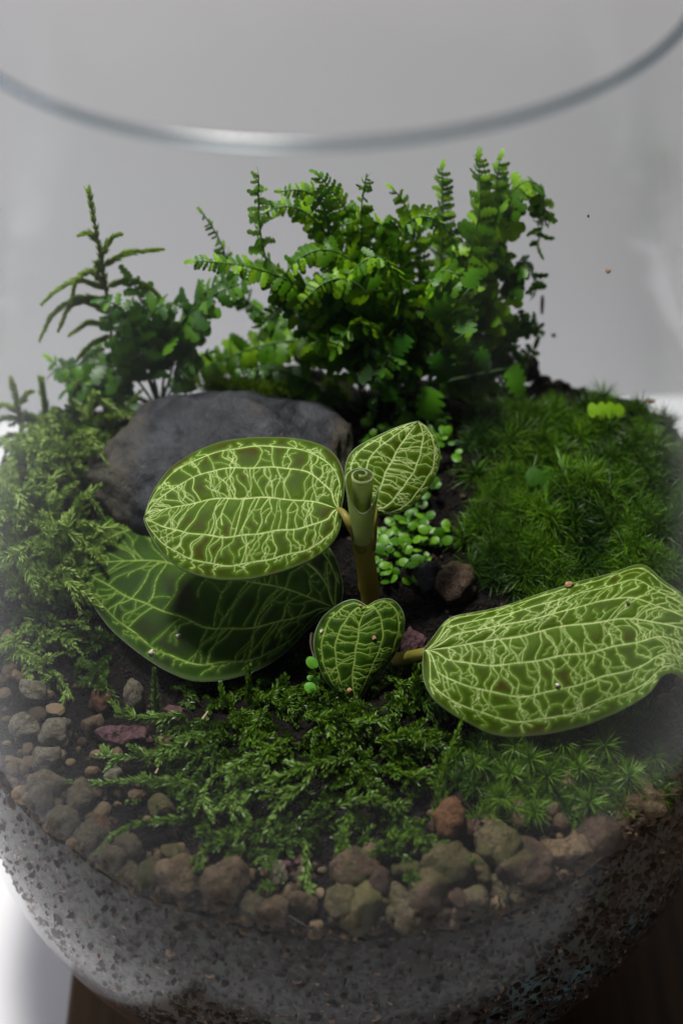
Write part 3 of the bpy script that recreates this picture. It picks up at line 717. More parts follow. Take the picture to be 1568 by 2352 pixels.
# rolled young leaf: a spiral sheet narrowing downwards
top = at_y(829, 1108, ys - .05); bot = at_y(829, 1240, ys - .05); ax = nrm(top - bot); Fm = frame(ax, (0, -1, 0.2)); ht = np.linalg.norm(top - bot)
nt_, nh = 130, 40; VV = []
tt = np.linspace(0, 1, nt_)
for h in np.linspace(0, 1, nh):
    ang = 4.6 * pi * tt - 1.25
    rad_ = (.53 - .44 * tt) * (.52 + .48 * h)
    rise = h * ht * (1.06 - .0 * tt) - .95 * h ** 2 * np.clip(1.25 - tt * 2.9, 0, 1) * np.clip(np.cos(ang), 0, 1) ** 1.2 + .22 * h * tt
    VV.append(bot + ax * rise[:, None] + Fm[:, 1] * (rad_ * np.sin(ang))[:, None] + Fm[:, 2] * (rad_ * np.cos(ang))[:, None])
VV = np.array(VV); i, j = np.meshgrid(np.arange(nh - 1), np.arange(nt_ - 1), indexing='ij')
F = np.stack([i * nt_ + j, i * nt_ + j + 1, (i + 1) * nt_ + j + 1, (i + 1) * nt_ + j], -1).reshape(-1, 4)
rl = obj('rolled_leaf', VV.reshape(-1, 3), F, M_ROLL, orchid, OB)
rl['label'] = 'young leaf still rolled in a spiral at the top of the stem'
sm = rl.modifiers.new('thickness', 'SOLIDIFY'); sm.thickness = .03 * S
V, F = tube(VV[-1], .022, 6); obj('margin', V, F, M_MARGIN, rl, OB)

# crumbs lying on the leaves
def crumb(px, py, r, mat, label, P, seed, name='grit_grain', cat='grit'):
    r *= .8; P = on_leaf(px, py) + np.array([0, -.01, .35 * r * .0145])
    lumpthing(name, px, py, r, r * .8, mat, label, cat, seed, base=ICO2, rough=.3, P=P)
pl = lambda px, py, P0, n, up: at_plane(px, py, P0, nrm(n)) + nrm(n) * up
crumb(412, 1458, 9, M_GRIT, 'white grit grain on the shaded lower leaf', pl(412, 1458, uP, (-.12, -.4, .9), .3), 70)
crumb(347, 1500, 12, M_GRIT, 'grey white grain near the edge of the shaded lower leaf', pl(347, 1500, uP, (-.12, -.4, .9), .1), 71)
crumb(735, 1449, 6, M_GRIT, 'tiny white grain at the left edge of the heart shaped leaf', pl(735, 1449, fP, (0, -.72, .69), .1), 72)
crumb(863, 1464, 8, M_TAN, 'pinkish grain on the right half of the heart shaped leaf', pl(863, 1464, fP, (0, -.72, .69), .22), 73)
crumb(829, 1388, 5, M_TAN, 'small pink grain at the base of the heart shaped leaf', pl(829, 1388, fP, (0, -.72, .69), .12), 74)
crumb(803, 1590, 10, M_TAN, 'brown fleck at the tip of the heart shaped leaf', pl(803, 1590, fP, (0, -.72, .69), .05), 75)
crumb(1306, 1328, 14, M_TAN, 'tan grit grain at the upper edge of the right leaf', pl(1306, 1332, rP, (-.12, -.46, .88), .2), 76)
crumb(1441, 1386, 8, M_LAVA, 'mauve crumb on the right leaf above its midrib', pl(1441, 1386, rP, (-.12, -.46, .88), .35), 77)
crumb(1278, 1573, 8, M_GRIT, 'cream grain on the lower half of the right leaf', pl(1278, 1573, rP, (-.12, -.46, .88), .35), 78)

# ------------------------------------------------------------------ ferns
def pinna_mesh(seed, L=1.0, W=.42, lobes=4, name='pinna'):
    rg = np.random.default_rng(seed); n = lobes * 6 + 1
    s = np.linspace(0, 1, n)
    w = W * np.sin(pi * np.clip(s * .84 + .12, 0, 1)) ** .4
    def side():
        lob = .42 + .66 * np.abs(np.sin(pi * s * lobes + rg.uniform(-.2, .2))) ** .6 + rg.uniform(-.05, .05, n); x = w * lob; x[0] = .05; x[-1] = W * .22; return x
    a, b = side(), side()
    bend = -.34 * s ** 2 * rg.uniform(.1, 1.9); cup = rg.uniform(.05, .3)
    mid = np.stack([s * L, .06 * np.sin(s * 4 + seed), bend], 1)
    A = mid + np.stack([0 * s, a, -cup * a ], 1); B = mid + np.stack([0 * s, -b, -cup * b ], 1)
    V = np.concatenate([A, mid, B]); i = np.arange(n - 1)
    F = np.concatenate([np.stack([n + i, n + i + 1, i + 1, i], 1), np.stack([2 * n + i, 2 * n + i + 1, n + i + 1, n + i], 1)])
    return mesh_of(name, V, F)
PIN = {}
for key, m in (('g', M_FERN), ('d', M_FERND), ('y', M_FERNY)):
    PIN[key] = []
    for k in range(8):
        me = pinna_mesh(100 + k + ord(key), 1.0, random.uniform(.24, .33), random.choice([3, 4, 4])); me.materials.append(m); PIN[key].append(me)
fan = []
for k in range(4):
    me = pinna_mesh(300 + k, .95, .46, 4); me.materials.append(M_FERNB); fan.append(me)
PIN['f'] = fan
VIEWN = nrm(-FWD * .8 + np.array([0, 0, .6]))
def frond(parent, origin, pts, key='g', L=.85, gap=.34, start=.2, rad=.055, tilt=.28, seed=0, tip='same', both=True, nbias=None):
    rg = np.random.default_rng(seed); Q = smooth_poly(np.array(pts), 40)
    fr_v, fr_f = tube(Q, np.linspace(rad, rad * .4, 40), 6)
    fr = obj('frond', fr_v, fr_f, M_FSTEM, parent, origin)
    d = np.r_[0, np.cumsum(np.linalg.norm(np.diff(Q, axis=0), axis=1))]; T = np.gradient(Q, axis=0)
    s = start * d[-1]; k = 0
    N0 = VIEWN if nbias is None else nrm(nbias)
    while s < d[-1] * 1.0:
        f = s / d[-1]; P = np.array([np.interp(s, d, Q[:, i]) for i in range(3)]); t = nrm(np.array([np.interp(s, d, T[:, i]) for i in range(3)]))
        size = L * (1.0 if f < .55 else 1.0 - .62 * (f - .55) / .45) * (.7 + .3 * min(1, (f - start + .1) / .2)) * rg.uniform(.85, 1.15)
        kk = key if tip == 'same' or f < .62 else tip
        for sd in ((1, -1) if both else (1,)):
            N = nrm(N0 + rg.normal(0, .26, 3)); B = frame(t, N)
            dirn = nrm(B[:, 1] * sd + B[:, 0] * tilt * rg.uniform(.6, 1.4) + N * rg.uniform(-.35, .25))
            M3 = frame(dirn, nrm(B[:, 2] + rg.normal(0, .3, 3)))
            o = bpy.data.objects.new('pinna', PIN[kk][rg.integers(len(PIN[kk]))]); link(o, fr)
            place(o, P - np.asarray(origin), M3, float(size))
        s += gap * (1.0 if f < .6 else .72) * rg.uniform(.85, 1.15); k += 1
    N = nrm(N0 + rg.normal(0, .3, 3)); kk = key if tip == 'same' else tip
    o = bpy.data.objects.new('pinna', PIN[kk][0]); link(o, fr); place(o, Q[-1] - np.asarray(origin), frame(T[-1], N), float(L * .5))
    return fr
def fy(*pts): return [at_y(x, y, d) for x, y, d in pts]
FB = np.array([1.6, 7.2, float(height(1.6, 7.2)) - .1])
fern = thing('fern', FB, 'bushy bright green fern with lobed leaflets behind the dark rock', 'fern')
fl = [
 (fy((850, 935, 7), (790, 760, 6.6), (690, 650, 6.2), (560, 605, 5.8), (450, 600, 5.4)), 'g', .62, .26, 'g'),
 (fy((800, 930, 7), (700, 740, 6.8), (620, 640, 6.6), (592, 520, 6.5), (594, 402, 6.5)), 'g', .58, .24, 'y'),
 (fy((880, 920, 7.5), (800, 640, 7.4), (735, 500, 7.3), (650, 450, 7.2), (590, 500, 7.1)), 'g', .62, .26, 'g'),
 (fy((900, 920, 7.6), (860, 600, 7.6), (790, 470, 7.5), (735, 405, 7.4)), 'g', .64, .27, 'g'),
 (fy((900, 900, 7.4), (830, 580, 7.2), (825, 470, 7.1), (840, 410, 7)), 'g', .58, .26, 'g'),
 (fy((760, 560, 7.2), (745, 470, 7.1), (700, 432, 7), (645, 440, 6.9)), 'd', .40, .22, 'g'),
 (fy((930, 900, 7.6), (890, 620, 7.3), (930, 490, 7), (1005, 480, 6.8), (1045, 560, 6.6)), 'g', .66, .27, 'g'),
 (fy((940, 900, 8), (965, 620, 8), (945, 470, 8), (905, 436, 7.9)), 'd', .55, .26, 'g'),
 (fy((980, 900, 8.2), (1015, 600, 8.3), (1018, 480, 8.3), (1014, 392, 8.4)), 'g', .60, .25, 'g'),
 (fy((970, 930, 7.4), (1030, 760, 7.4), (1085, 560, 7.6), (1108, 470, 7.8), (1098, 372, 8)), 'g', .78, .28, 'g'),
 (fy((990, 930, 8.4), (1080, 700, 8.6), (1130, 520, 8.8), (1146, 370, 9)), 'g', .66, .26, 'g'),
 (fy((1000, 900, 8.2), (1100, 620, 8.5), (1160, 450, 8.6), (1215, 390, 8.6), (1262, 440, 8.6), (1235, 560, 8.5)), 'g', .92, .27, 'g'),
 (fy((1020, 900, 8), (1130, 700, 8), (1195, 580, 8), (1225, 600, 8), (1228, 670, 8)), 'g', .85, .3, 'd'),
 (fy((1000, 930, 7.5), (1120, 830, 7.6), (1210, 720, 7.8), (1240, 760, 7.8)), 'd', .70, .3, 'd'),
 (fy((980, 940, 7), (1080, 880, 7.2), (1170, 860, 7.4), (1225, 800, 7.6)), 'd', .75, .32, 'd'),
 (fy((880, 900, 7.4), (760, 775, 7.4), (620, 785, 7.5), (500, 830, 7.6), (385, 890, 7.6)), 'g', .80, .27, 'g'),
 (fy((830, 950, 6.6), (720, 880, 6.2), (620, 840, 6), (540, 860, 5.8)), 'd', .5, .28, 'd'),
 (fy((780, 900, 7.8), (640, 740, 8), (540, 680, 8.2), (508, 545, 8.2), (465, 490, 8)), 'd', .42, .3, 'g'),
 (fy((900, 900, 6.8), (850, 660, 6.2), (760, 620, 5.9), (690, 700, 5.6)), 'g', .70, .28, 'g'),
 (fy((930, 900, 6.8), (925, 630, 6.1), (860, 560, 5.8), (795, 640, 5.5)), 'g', .70, .28, 'g'),
 (fy((960, 900, 6.8), (985, 620, 6.2), (1050, 600, 5.8), (1085, 720, 5.5)), 'g', .72, .28, 'g'),
 (fy((900, 910, 6.6), (880, 760, 6), (820, 720, 5.7), (770, 800, 5.4)), 'd', .70, .28, 'g'),
 (fy((950, 910, 6.6), (965, 730, 6), (1010, 710, 5.7), (1050, 810, 5.4)), 'd', .72, .28, 'g'),
 (fy((890, 900, 7.2), (820, 580, 6.7), (700, 555, 6.4), (635, 660, 6.1)), 'g', .66, .27, 'g'),
 (fy((870, 900, 7.2), (780, 660, 6.8), (680, 660, 6.5), (600, 745, 6.2)), 'd', .66, .28, 'g'),
 (fy((920, 900, 7.8), (920, 560, 7.6), (860, 480, 7.4), (780, 520, 7.2)), 'g', .62, .26, 'g'),
 (fy((980, 900, 7.8), (1030, 640, 7.7), (1100, 560, 7.6), (1170, 620, 7.5)), 'd', .66, .28, 'd'),
 (fy((930, 920, 6.4), (940, 840, 5.8), (900, 800, 5.3), (860, 880, 5)), 'd', .66, .3, 'd'),
]
for k, (P, key, L, gap, tipk) in enumerate(fl):
    nb = VIEWN + np.random.default_rng(k).normal(0, .42, 3); frond(fern, FB, P, key, L * 1.12, gap * .82, .2, seed=500 + k, tip=tipk, nbias=nb)
rgf = np.random.default_rng(88)
for k in range(12):
    a = rgf.uniform(-1.15, 1.15); hgt = rgf.uniform(3.0, 5.6); rch = rgf.uniform(1.6, 4.2); b0 = FB + np.array([rgf.uniform(-1, 1), rgf.uniform(-.6, .6), .1])
    d_ = np.array([sin(a) * rch, -rgf.uniform(.2, 1.6), 0])
    frond(fern, FB, [b0, b0 + d_ * .3 + [0, 0, hgt * .65], b0 + d_ * .75 + [0, 0, hgt], b0 + d_ * 1.05 + [0, 0, hgt * .93]], rgf.choice(['g', 'g', 'd']), rgf.uniform(.75, 1.0), .27, .3, seed=560 + k, tilt=.4)
# near, broad leaflets at the front of the clump
def broad(px, py, y, size, dirn, key='f', seed=0):
    rg = np.random.default_rng(seed); P = at_y(px, py, y)
    d = RIGHT * dirn[0] + UP * dirn[1]
    st_ = P - d * size * .5
    V, F = tube(smooth_poly(np.array([FB + np.array([0, 0, .1]), (FB + st_) / 2 + np.array([0, -.2, .3]), st_]), 12), np.linspace(.05, .03, 12), 6)
    fr = obj('frond', V, F, M_FSTEM, fern, FB)
    o = bpy.data.objects.new('pinna', PIN[key][rg.integers(4)]); link(o, fr)
    place(o, st_ - FB, frame(d + rg.normal(0, .1, 3), VIEWN + rg.normal(0, .15, 3)), size)
for k, b in enumerate([(1068, 735, 5.4, 1.15, (.1, 1)), (1018, 845, 5.2, 1.35, (.25, -1)), (983, 928, 4.9, 1.4, (-.25, -1)), (998, 690, 5.3, 1.3, (-.3, -.9)), (1085, 640, 5.6, .9, (.3, .9)),
                       (890, 900, 5, 1.0, (.1, -1)), (920, 790, 5.2, 1.0, (-.4, -.8)), (1190, 870, 6.6, 1.4, (.6, -.7)), (1110, 820, 6, 1.1, (.6, -.5)), (840, 860, 5.4, .9, (-.6, -.6))]):
    broad(b[0], b[1], b[2], b[3] * .78, b[4], seed=60 + k)
LB = np.array(at_y(370, 905, 7.4))
LB[2] = min(LB[2], float(height(LB[0], LB[1])) + .1)
fern2 = thing('fern', LB, 'smaller dark green fern with broad lobes at the left behind the rock', 'fern')
for k, (P, key, L, gap) in enumerate([
 (fy((370, 930, 7.2), (385, 780, 7), (470, 680, 6.8), (560, 650, 6.6)), 'd', .95, .5),
 (fy((365, 930, 7.4), (340, 800, 7.4), (335, 700, 7.4), (300, 640, 7.4)), 'd', 1.0, .5),
 (fy((360, 935, 7), (300, 850, 7), (220, 830, 7), (130, 850, 7)), 'd', .95, .5),
 (fy((365, 940, 6.8), (310, 780, 6.6), (290, 700, 6.6), (240, 690, 6.6)), 'd', .85, .5),
 (fy((375, 930, 6.8), (420, 850, 6.6), (440, 830, 6.6), (480, 810, 6.6)), 'd', .5, .3),
 (fy((370, 935, 7.6), (250, 880, 7.8), (180, 880, 7.8), (120, 830, 7.8)), 'g', .7, .45),
 (fy((372, 930, 7.1), (330, 840, 7), (260, 760, 7), (250, 720, 7)), 'd', .9, .5),
 (fy((368, 930, 7.1), (330, 760, 7), (360, 690, 7), (410, 700, 6.9)), 'd', .9, .5),
 (fy((372, 930, 7.3), (420, 760, 7.2), (440, 690, 7.2), (520, 640, 7.1)), 'd', .8, .45),
 (fy((360, 935, 6.8), (280, 900, 6.6), (200, 880, 6.5), (150, 900, 6.5)), 'd', .8, .45)]):
    frond(fern2, LB, P, key, L, gap * .75, .3, seed=700 + k)

# ------------------------------------------------------------------ moss
def leaflets(P, T, n_per, length, width, spread, rg, N=None):
    """many narrow two-triangle leaves standing off a line of points"""
    P = np.repeat(P, n_per, 0); T = np.repeat(T, n_per, 0); n = len(P)
    a = rg.normal(size=(n, 3)); a -= T * (a * T).sum(1)[:, None]; a /= np.linalg.norm(a, axis=1)[:, None] + 1e-9
    sp = spread * rg.uniform(.6, 1.3, n)
    d = T * np.cos(sp)[:, None] + a * np.sin(sp)[:, None]
    w = np.cross(d, rg.normal(size=(n, 3))); w /= np.linalg.norm(w, axis=1)[:, None] + 1e-9
    l = (length * rg.uniform(.7, 1.25, n))[:, None] if np.isscalar(length) else (np.repeat(length, n_per) * rg.uniform(.7, 1.25, n))[:, None]
    P = P + rg.normal(0, .012, P.shape)
    V = np.stack([P, P + d * l * .45 + w * width, P + d * l + T * l * .12, P + d * l * .45 - w * width], 1).reshape(-1, 3)
    i = np.arange(n) * 4
    F = np.concatenate([np.stack([i, i + 1, i + 2], 1), np.stack([i, i + 2, i + 3], 1)])
    tint = np.stack([rg.uniform(0, .6, n), rg.uniform(.2, .8, n), rg.uniform(.5, 1, n), rg.uniform(.2, .8, n)], 1).ravel()
    return V, F, tint
def sprig_geo(pts, rg, branches=6, blen=.7, ll=.26, lw=.032, spread=.70, step=.034, per=4):
    Vs, Fs, Ts, k = [], [], [], 0
    def strand(Q):
        nonlocal k
        L = np.linalg.norm(np.diff(Q, axis=0), axis=1).sum(); n = max(6, int(L / step)); Q = smooth_poly(Q, n)
        T = np.gradient(Q, axis=0); T /= np.linalg.norm(T, axis=1)[:, None] + 1e-9
        ln = ll * (1 - .68 * np.linspace(0, 1, n) ** 1.7)
        V, F, t = leaflets(Q, T, per, ln, lw, spread, rg)
        Vs.append(V); Fs.append(F + k); Ts.append(t); k += len(V)
        v2, f2 = tube(Q[::3] if n > 9 else Q, .016, 4, False); f2 = tri(f2)
        Vs.append(v2); Fs.append(f2 + k); Ts.append(np.full(len(v2), .2)); k += len(v2)
        return Q, T
    Q, T = strand(np.asarray(pts, float))
    for b in range(branches):
        q = int(rg.uniform(.12, .9) * (len(Q) - 1)); t = T[q]
        a = rg.normal(size=3); a[2] *= .5; a -= t * np.dot(a, t); a = nrm(a)
        d = nrm(t * .75 + a * .8); L = blen * rg.uniform(.5, 1.2)
        e = np.array([0, 0, -.12 * L])
        strand(np.array([Q[q], Q[q] + d * L * .5 + e * .3, Q[q] + d * L + e]))
    return np.concatenate(Vs), np.concatenate(Fs), np.concatenate(Ts)
def pxpath(pts): return [on_ground(x, y, dz) for x, y, dz in pts]
def sprig(pts, label, group=None, mat=None, name='moss_sprig', cat='moss', seed=0, **kw):
    rg = np.random.default_rng(900 + seed); V, F, t = sprig_geo(pts, rg, **kw)
    return tag(obj(name, V, F, mat or M_MOSS, None, pts[0], True, {'tint': t}), label, cat, group)
GS = 'feather moss sprigs in front of the orchid'
SPR = [
 ([(1000, 1905, .3), (1010, 1800, .9), (1040, 1710, 1.4), (1062, 1645, 1.7)], 'long upright moss strand rising to the lower edge of the right leaf', M_MOSS, 2, .6),
 ([(360, 1640, .3), (356, 1590, 1.2), (354, 1535, 2.2)], 'single moss spike standing up in front of the shaded leaf', M_MOSSL, 0, .3),
 ([(572, 1620, .3), (570, 1580, 1.0), (573, 1528, 1.7)], 'short moss spike left of the heart shaped leaf', M_MOSS, 0, .3),
 ([(420, 1640, .7), (350, 1650, .8), (268, 1645, .7)], 'pale tipped moss sprig reaching left over the lava stone', M_MOSSL, 6, .6),
 ([(470, 1680, .7), (340, 1740, .7), (220, 1735, .5)], 'moss sprig stretched left above the beige pebble', M_MOSSL, 6, .6),
 ([(440, 1800, .6), (330, 1790, .7), (230, 1800, .5), (130, 1792, .5)], 'long thin moss strand lying across the left pebbles', M_MOSSL, 2, .4),
 ([(420, 1880, .6), (320, 1890, .7), (260, 1915, .6), (220, 1960, .5)], 'smooth curved moss strand drooping over the grey pebbles', M_MOSS, 0, .3),
 ([(660, 1720, .8), (560, 1740, 1.0), (480, 1790, .9), (445, 1870, .6)], 'pale arching moss sprig left of the moss centre', M_MOSSL, 7, .8),
 ([(620, 1760, .8), (540, 1800, 1.0), (530, 1880, .7), (555, 1900, .4)], 'moss sprig bending down in the middle of the mat', M_MOSSL, 6, .7),
 ([(800, 1740, .8), (700, 1760, 1.1), (600, 1810, 1.0), (520, 1830, .7)], 'broad moss sprig pointing left at the centre', M_MOSSL, 8, .8),
 ([(770, 1850, .7), (860, 1830, .9), (930, 1860, .7)], 'moss sprig curving right above the brown pebbles', M_MOSS, 5, .6),
 ([(800, 1860, .7), (790, 1930, .7), (800, 1990, .5)], 'moss sprig drooping onto the brown rounded pebble', M_MOSS, 4, .6),
 ([(700, 1930, .6), (705, 2010, .6), (710, 2065, .4)], 'moss tip hanging down to the narrow tan pebble', M_MOSSL, 2, .4),
 ([(560, 1930, .6), (540, 1980, .6), (545, 2005, .4)], 'moss tip hanging over the green capped pebble', M_MOSS, 2, .4),
 ([(980, 1880, .6), (930, 1920, .6), (900, 1960, .4)], 'moss sprig trailing down at the foot of the long strand', M_MOSS, 3, .5),
 ([(700, 1640, .9), (780, 1660, 1.2), (870, 1660, 1.0), (905, 1640, .9)], 'bright moss sprig right below the tip of the heart shaped leaf', M_MOSS, 8, .8),
 ([(860, 1700, .8), (930, 1690, 1.1), (1000, 1680, 1.0)], 'moss sprig with a pale tip pointing right below the heart shaped leaf', M_MOSS, 5, .6),
 ([(600, 1650, .9), (560, 1700, 1.0), (640, 1720, 1.0)], 'moss sprig curled under the shaded leaf', M_MOSS, 6, .7),
 ([(960, 1610, .5), (950, 1560, 1.2), (972, 1520, 1.8)], 'moss strand climbing beside the stalk of the right leaf', M_MOSS, 2, .4),
 ([(700, 1800, .8), (640, 1850, .9), (600, 1930, .6)], 'moss sprig sloping down left in the mat', M_MOSSL, 6, .7),
 ([(880, 1760, .8), (960, 1790, .8), (1000, 1760, .9)], 'moss sprig lying right of the mat centre', M_MOSS, 5, .6),
 ([(640, 2040, .4), (610, 2030, .6), (585, 2060, .3)], 'mossy thread across the pointed yellowish pebble', M_MOSSL, 1, .3),
]
for k, (p, lab, m, nb, bl) in enumerate(SPR): sprig(pxpath(p), lab, GS, m, seed=k, branches=nb, blen=bl)
GL = 'pale feather moss by the left glass'
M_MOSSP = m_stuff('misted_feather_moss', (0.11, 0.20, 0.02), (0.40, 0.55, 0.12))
for k, (p, lab) in enumerate([
 ([(60, 1300, .3), (90, 1200, 1.5), (60, 1110, 2.6)], 'pale feathery moss shoot pressed to the left glass, uppermost'),
 ([(90, 1320, .3), (120, 1210, 1.4), (100, 1120, 2.4)], 'pale moss shoot right beside the one on the glass'),
 ([(100, 1300, .3), (60, 1210, 1.2), (20, 1240, 1.3)], 'pale moss shoot bending out to the left edge'),
 ([(110, 1380, .3), (70, 1290, .9), (40, 1330, .9)], 'pale moss shoot lower on the left glass'),
 ([(150, 1330, .3), (190, 1240, 1.2), (240, 1290, 1.0)], 'hazy moss shoot arching right onto the shaded leaf'),
 ([(70, 1420, .5), (40, 1470, .6), (45, 1520, .5), (90, 1535, .5)], 'thin hooked moss strand at the left below the others'),
 ([(120, 1400, .4), (170, 1330, 1.0), (150, 1290, 1.2)], 'hazy moss shoot behind the left glass, lowest'),
 ([(140, 1330, .3), (170, 1260, 1.5), (140, 1200, 2.2)], 'moss shoot left of the bright branched one'),
 ([(60, 1380, .3), (30, 1330, 1.2), (10, 1290, 1.6)], 'pale moss shoot at the very left edge')]):
    sprig(pxpath(p), lab, GL, M_MOSSP, seed=60 + k, branches=9, blen=1.0, ll=.30, lw=.03, spread=.8)
sprig(pxpath([(195, 1200, .2), (190, 1160, .8), (165, 1180, 1.0)]), 'bright glossy branched moss sprig beside the rock', None, M_SHOOT, seed=80, branches=7, blen=.8, ll=.12, lw=.035, spread=.45)
sprig(pxpath([(140, 1180, .2), (145, 1090, 1.6), (158, 1020, 2.8)]), 'upright bright moss finger left of the rock', None, M_SHOOT, seed=81, branches=1, blen=.4, ll=.14, lw=.04, spread=.45)
# moss mat: nobody could count these
rg = np.random.default_rng(77); Vs, Fs, Ts, k0 = [], [], [], 0
def mat_patch(poly_px, n, ll=.23, zz=(.15, .5), blen=.55, length=(.8, 1.8), br=4, tintr=(.3, 1.0)):
    global k0
    x0, y0, x1, y1 = poly_px
    for _ in range(n):
        px, py = rg.uniform(x0, x1), rg.uniform(y0, y1)
        e = ((px - (x0 + x1) / 2) / (x1 - x0) * 2) ** 2 + ((py - (y0 + y1) / 2) / (y1 - y0) * 2) ** 2
        if e > 1.15: continue
        P = on_ground(px, py, 0); ang = rg.uniform(0, 2 * pi); L = rg.uniform(*length)
        d = np.array([cos(ang), sin(ang) * .8 - .35, 0]); z = rg.uniform(*zz)
        pts = np.array([P - [0, 0, .05], P + d * L * .35 + [0, 0, z], P + d * L * .75 + [0, 0, z * 1.2], P + d * L + [0, 0, z * .7]])
        if np.hypot(pts[-1][0], pts[-1][1]) > 12.4: continue
        V, F, t = sprig_geo(pts, rg, br, blen, ll, .030, .72, .045, 4)
        Vs.append(V); Fs.append(F + k0); Ts.append(t * rg.uniform(*tintr)); k0 += len(V)
mat_patch((500, 1560, 1020, 1790), 66, zz=(.2, .6))
mat_patch((420, 1690, 1060, 1960), 58, zz=(.15, .5))
mat_patch((560, 1860, 960, 1980), 22)
mat_patch((360, 1700, 620, 1930), 22)
mat_patch((250, 1150, 330, 1300), 6)
mat_patch((120, 960, 260, 1160), 34, zz=(.5, 1.2))
mat_patch((20, 1380, 300, 1560), 26, zz=(.1, .5), tintr=(.3, .8))
mat_patch((820, 1480, 960, 1580), 12, zz=(.1, .4))
mat_patch((400, 1530, 640, 1720), 16, zz=(.2, .5))
mat_patch((640, 1440, 760, 1560), 6, zz=(.1, .3))
tag(obj('moss_mat', np.concatenate(Vs), np.concatenate(Fs), M_MOSS, None, (0, 0, 0), True, {'tint': np.concatenate(Ts)}), 'dense dark green feather moss mat covering the soil below the orchid', 'moss', kind='stuff')
Vs, Fs, Ts, k0 = [], [], [], 0
mat_patch((0, 1060, 210, 1420), 40, .34, (.9, 3.0), 1.0, (1.2, 2.4), 6, (.7, 1.2))
mat_patch((0, 960, 260, 1120), 26, .30, (.8, 2.0), .9, (1.0, 2.0), 5, (.5, 1.0))
mat_patch((0, 1380, 130, 1560), 12, .2, (.2, .6), .7, (.9, 1.7), 4, (.6, 1.1))
tag(obj('moss_mat', np.concatenate(Vs), np.concatenate(Fs), M_MOSSP, None, (0, 0, 0), True, {'tint': np.concatenate(Ts)}), 'pale misted moss bank against the left glass', 'moss', kind='stuff')

# star moss
M_STARB = m_stuff('bright_star_moss', (0.03, 0.095, 0.002), (0.22, 0.40, 0.010))
def tuft_geo(P, rg, n=70, L=.75, w=.017, up=.55, lean=None):
    N = nrm(np.array([0, 0, 1]) + (lean if lean is not None else rg.normal(0, .2, 3)))
    a = rg.normal(size=(n, 3)); a -= N * (a @ N)[:, None]; a /= np.linalg.norm(a, axis=1)[:, None]
    el = rg.uniform(-.25, 1.25, n)
    d = a * np.cos(el)[:, None] + N * np.sin(el)[:, None]
    l = (L * rg.uniform(.65, 1.15, n))[:, None]
    s = np.cross(d, rg.normal(size=(n, 3))); s /= np.linalg.norm(s, axis=1)[:, None]
    r0 = P + N * (rg.uniform(0, .45, n) * L)[:, None]
    m = r0 + d * l * .5 + N * l * .07; e = r0 + d * l - N * l * rg.uniform(-.05, .22, (n, 1))
    V = np.stack([r0 - s * w, r0 + s * w, m - s * w * .8, m + s * w * .8, e], 1).reshape(-1, 3)
    i = np.arange(n) * 5
    F = np.concatenate([np.stack([i, i + 1, i + 3], 1), np.stack([i, i + 3, i + 2], 1), np.stack([i + 2, i + 3, i + 4], 1)])
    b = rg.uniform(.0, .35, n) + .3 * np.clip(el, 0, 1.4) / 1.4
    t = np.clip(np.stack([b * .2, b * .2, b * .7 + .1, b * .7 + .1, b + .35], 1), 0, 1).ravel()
    return V, F, t
def star_field(boxes, seed, L, n, dens):
    rg = np.random.default_rng(seed); Vs, Fs, Ts, k = [], [], [], 0
    for (x0, y0, x1, y1, num) in boxes:
        for _ in range(int(num * dens)):
            px, py = rg.uniform(x0, x1) + rg.normal(0, 32), rg.uniform(y0, y1) + rg.normal(0, 16); P = on_ground(px, py, 0)
            if px < 1120 and py < 1390 and mnoise.noise(Vector((px / 45, py / 45, 2))) < (1105 - px) / 90 - .3: continue
            if np.hypot(P[0], P[1]) > 12.75: continue
            V, F, t = tuft_geo(P - [0, 0, .1], rg, n, L * rg.uniform(.75, 1.2)); Vs.append(V); Fs.append(F + k); q_ = 1.0 + 1.6 * mnoise.noise(Vector((P[0] * .7, P[1] * .7, 4))); Ts.append(np.clip(t * rg.uniform(.35, 1.2) * q_, 0, 1.2)); k += len(V)
    return np.concatenate(Vs), np.concatenate(Fs), np.concatenate(Ts)
V, F, t = star_field([(1070, 1000, 1240, 1180, 50), (1180, 940, 1568, 1120, 150), (1060, 1120, 1568, 1330, 200), (1130, 1260, 1330, 1390, 45), (1080, 950, 1300, 1040, 45), (1300, 1260, 1568, 1400, 40)], 5, .85, 110, .9)
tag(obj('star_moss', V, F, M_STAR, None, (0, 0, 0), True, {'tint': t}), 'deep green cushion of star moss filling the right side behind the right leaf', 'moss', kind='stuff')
V, F, t = star_field([(1060, 1650, 1568, 1800, 90), (1110, 1760, 1420, 1890, 60), (1380, 1640, 1568, 1840, 50)], 6, .62, 90, 1.3)
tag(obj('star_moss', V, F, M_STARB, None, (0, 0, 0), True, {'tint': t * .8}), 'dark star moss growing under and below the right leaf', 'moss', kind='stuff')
GT = 'bright star moss tufts below the right leaf'
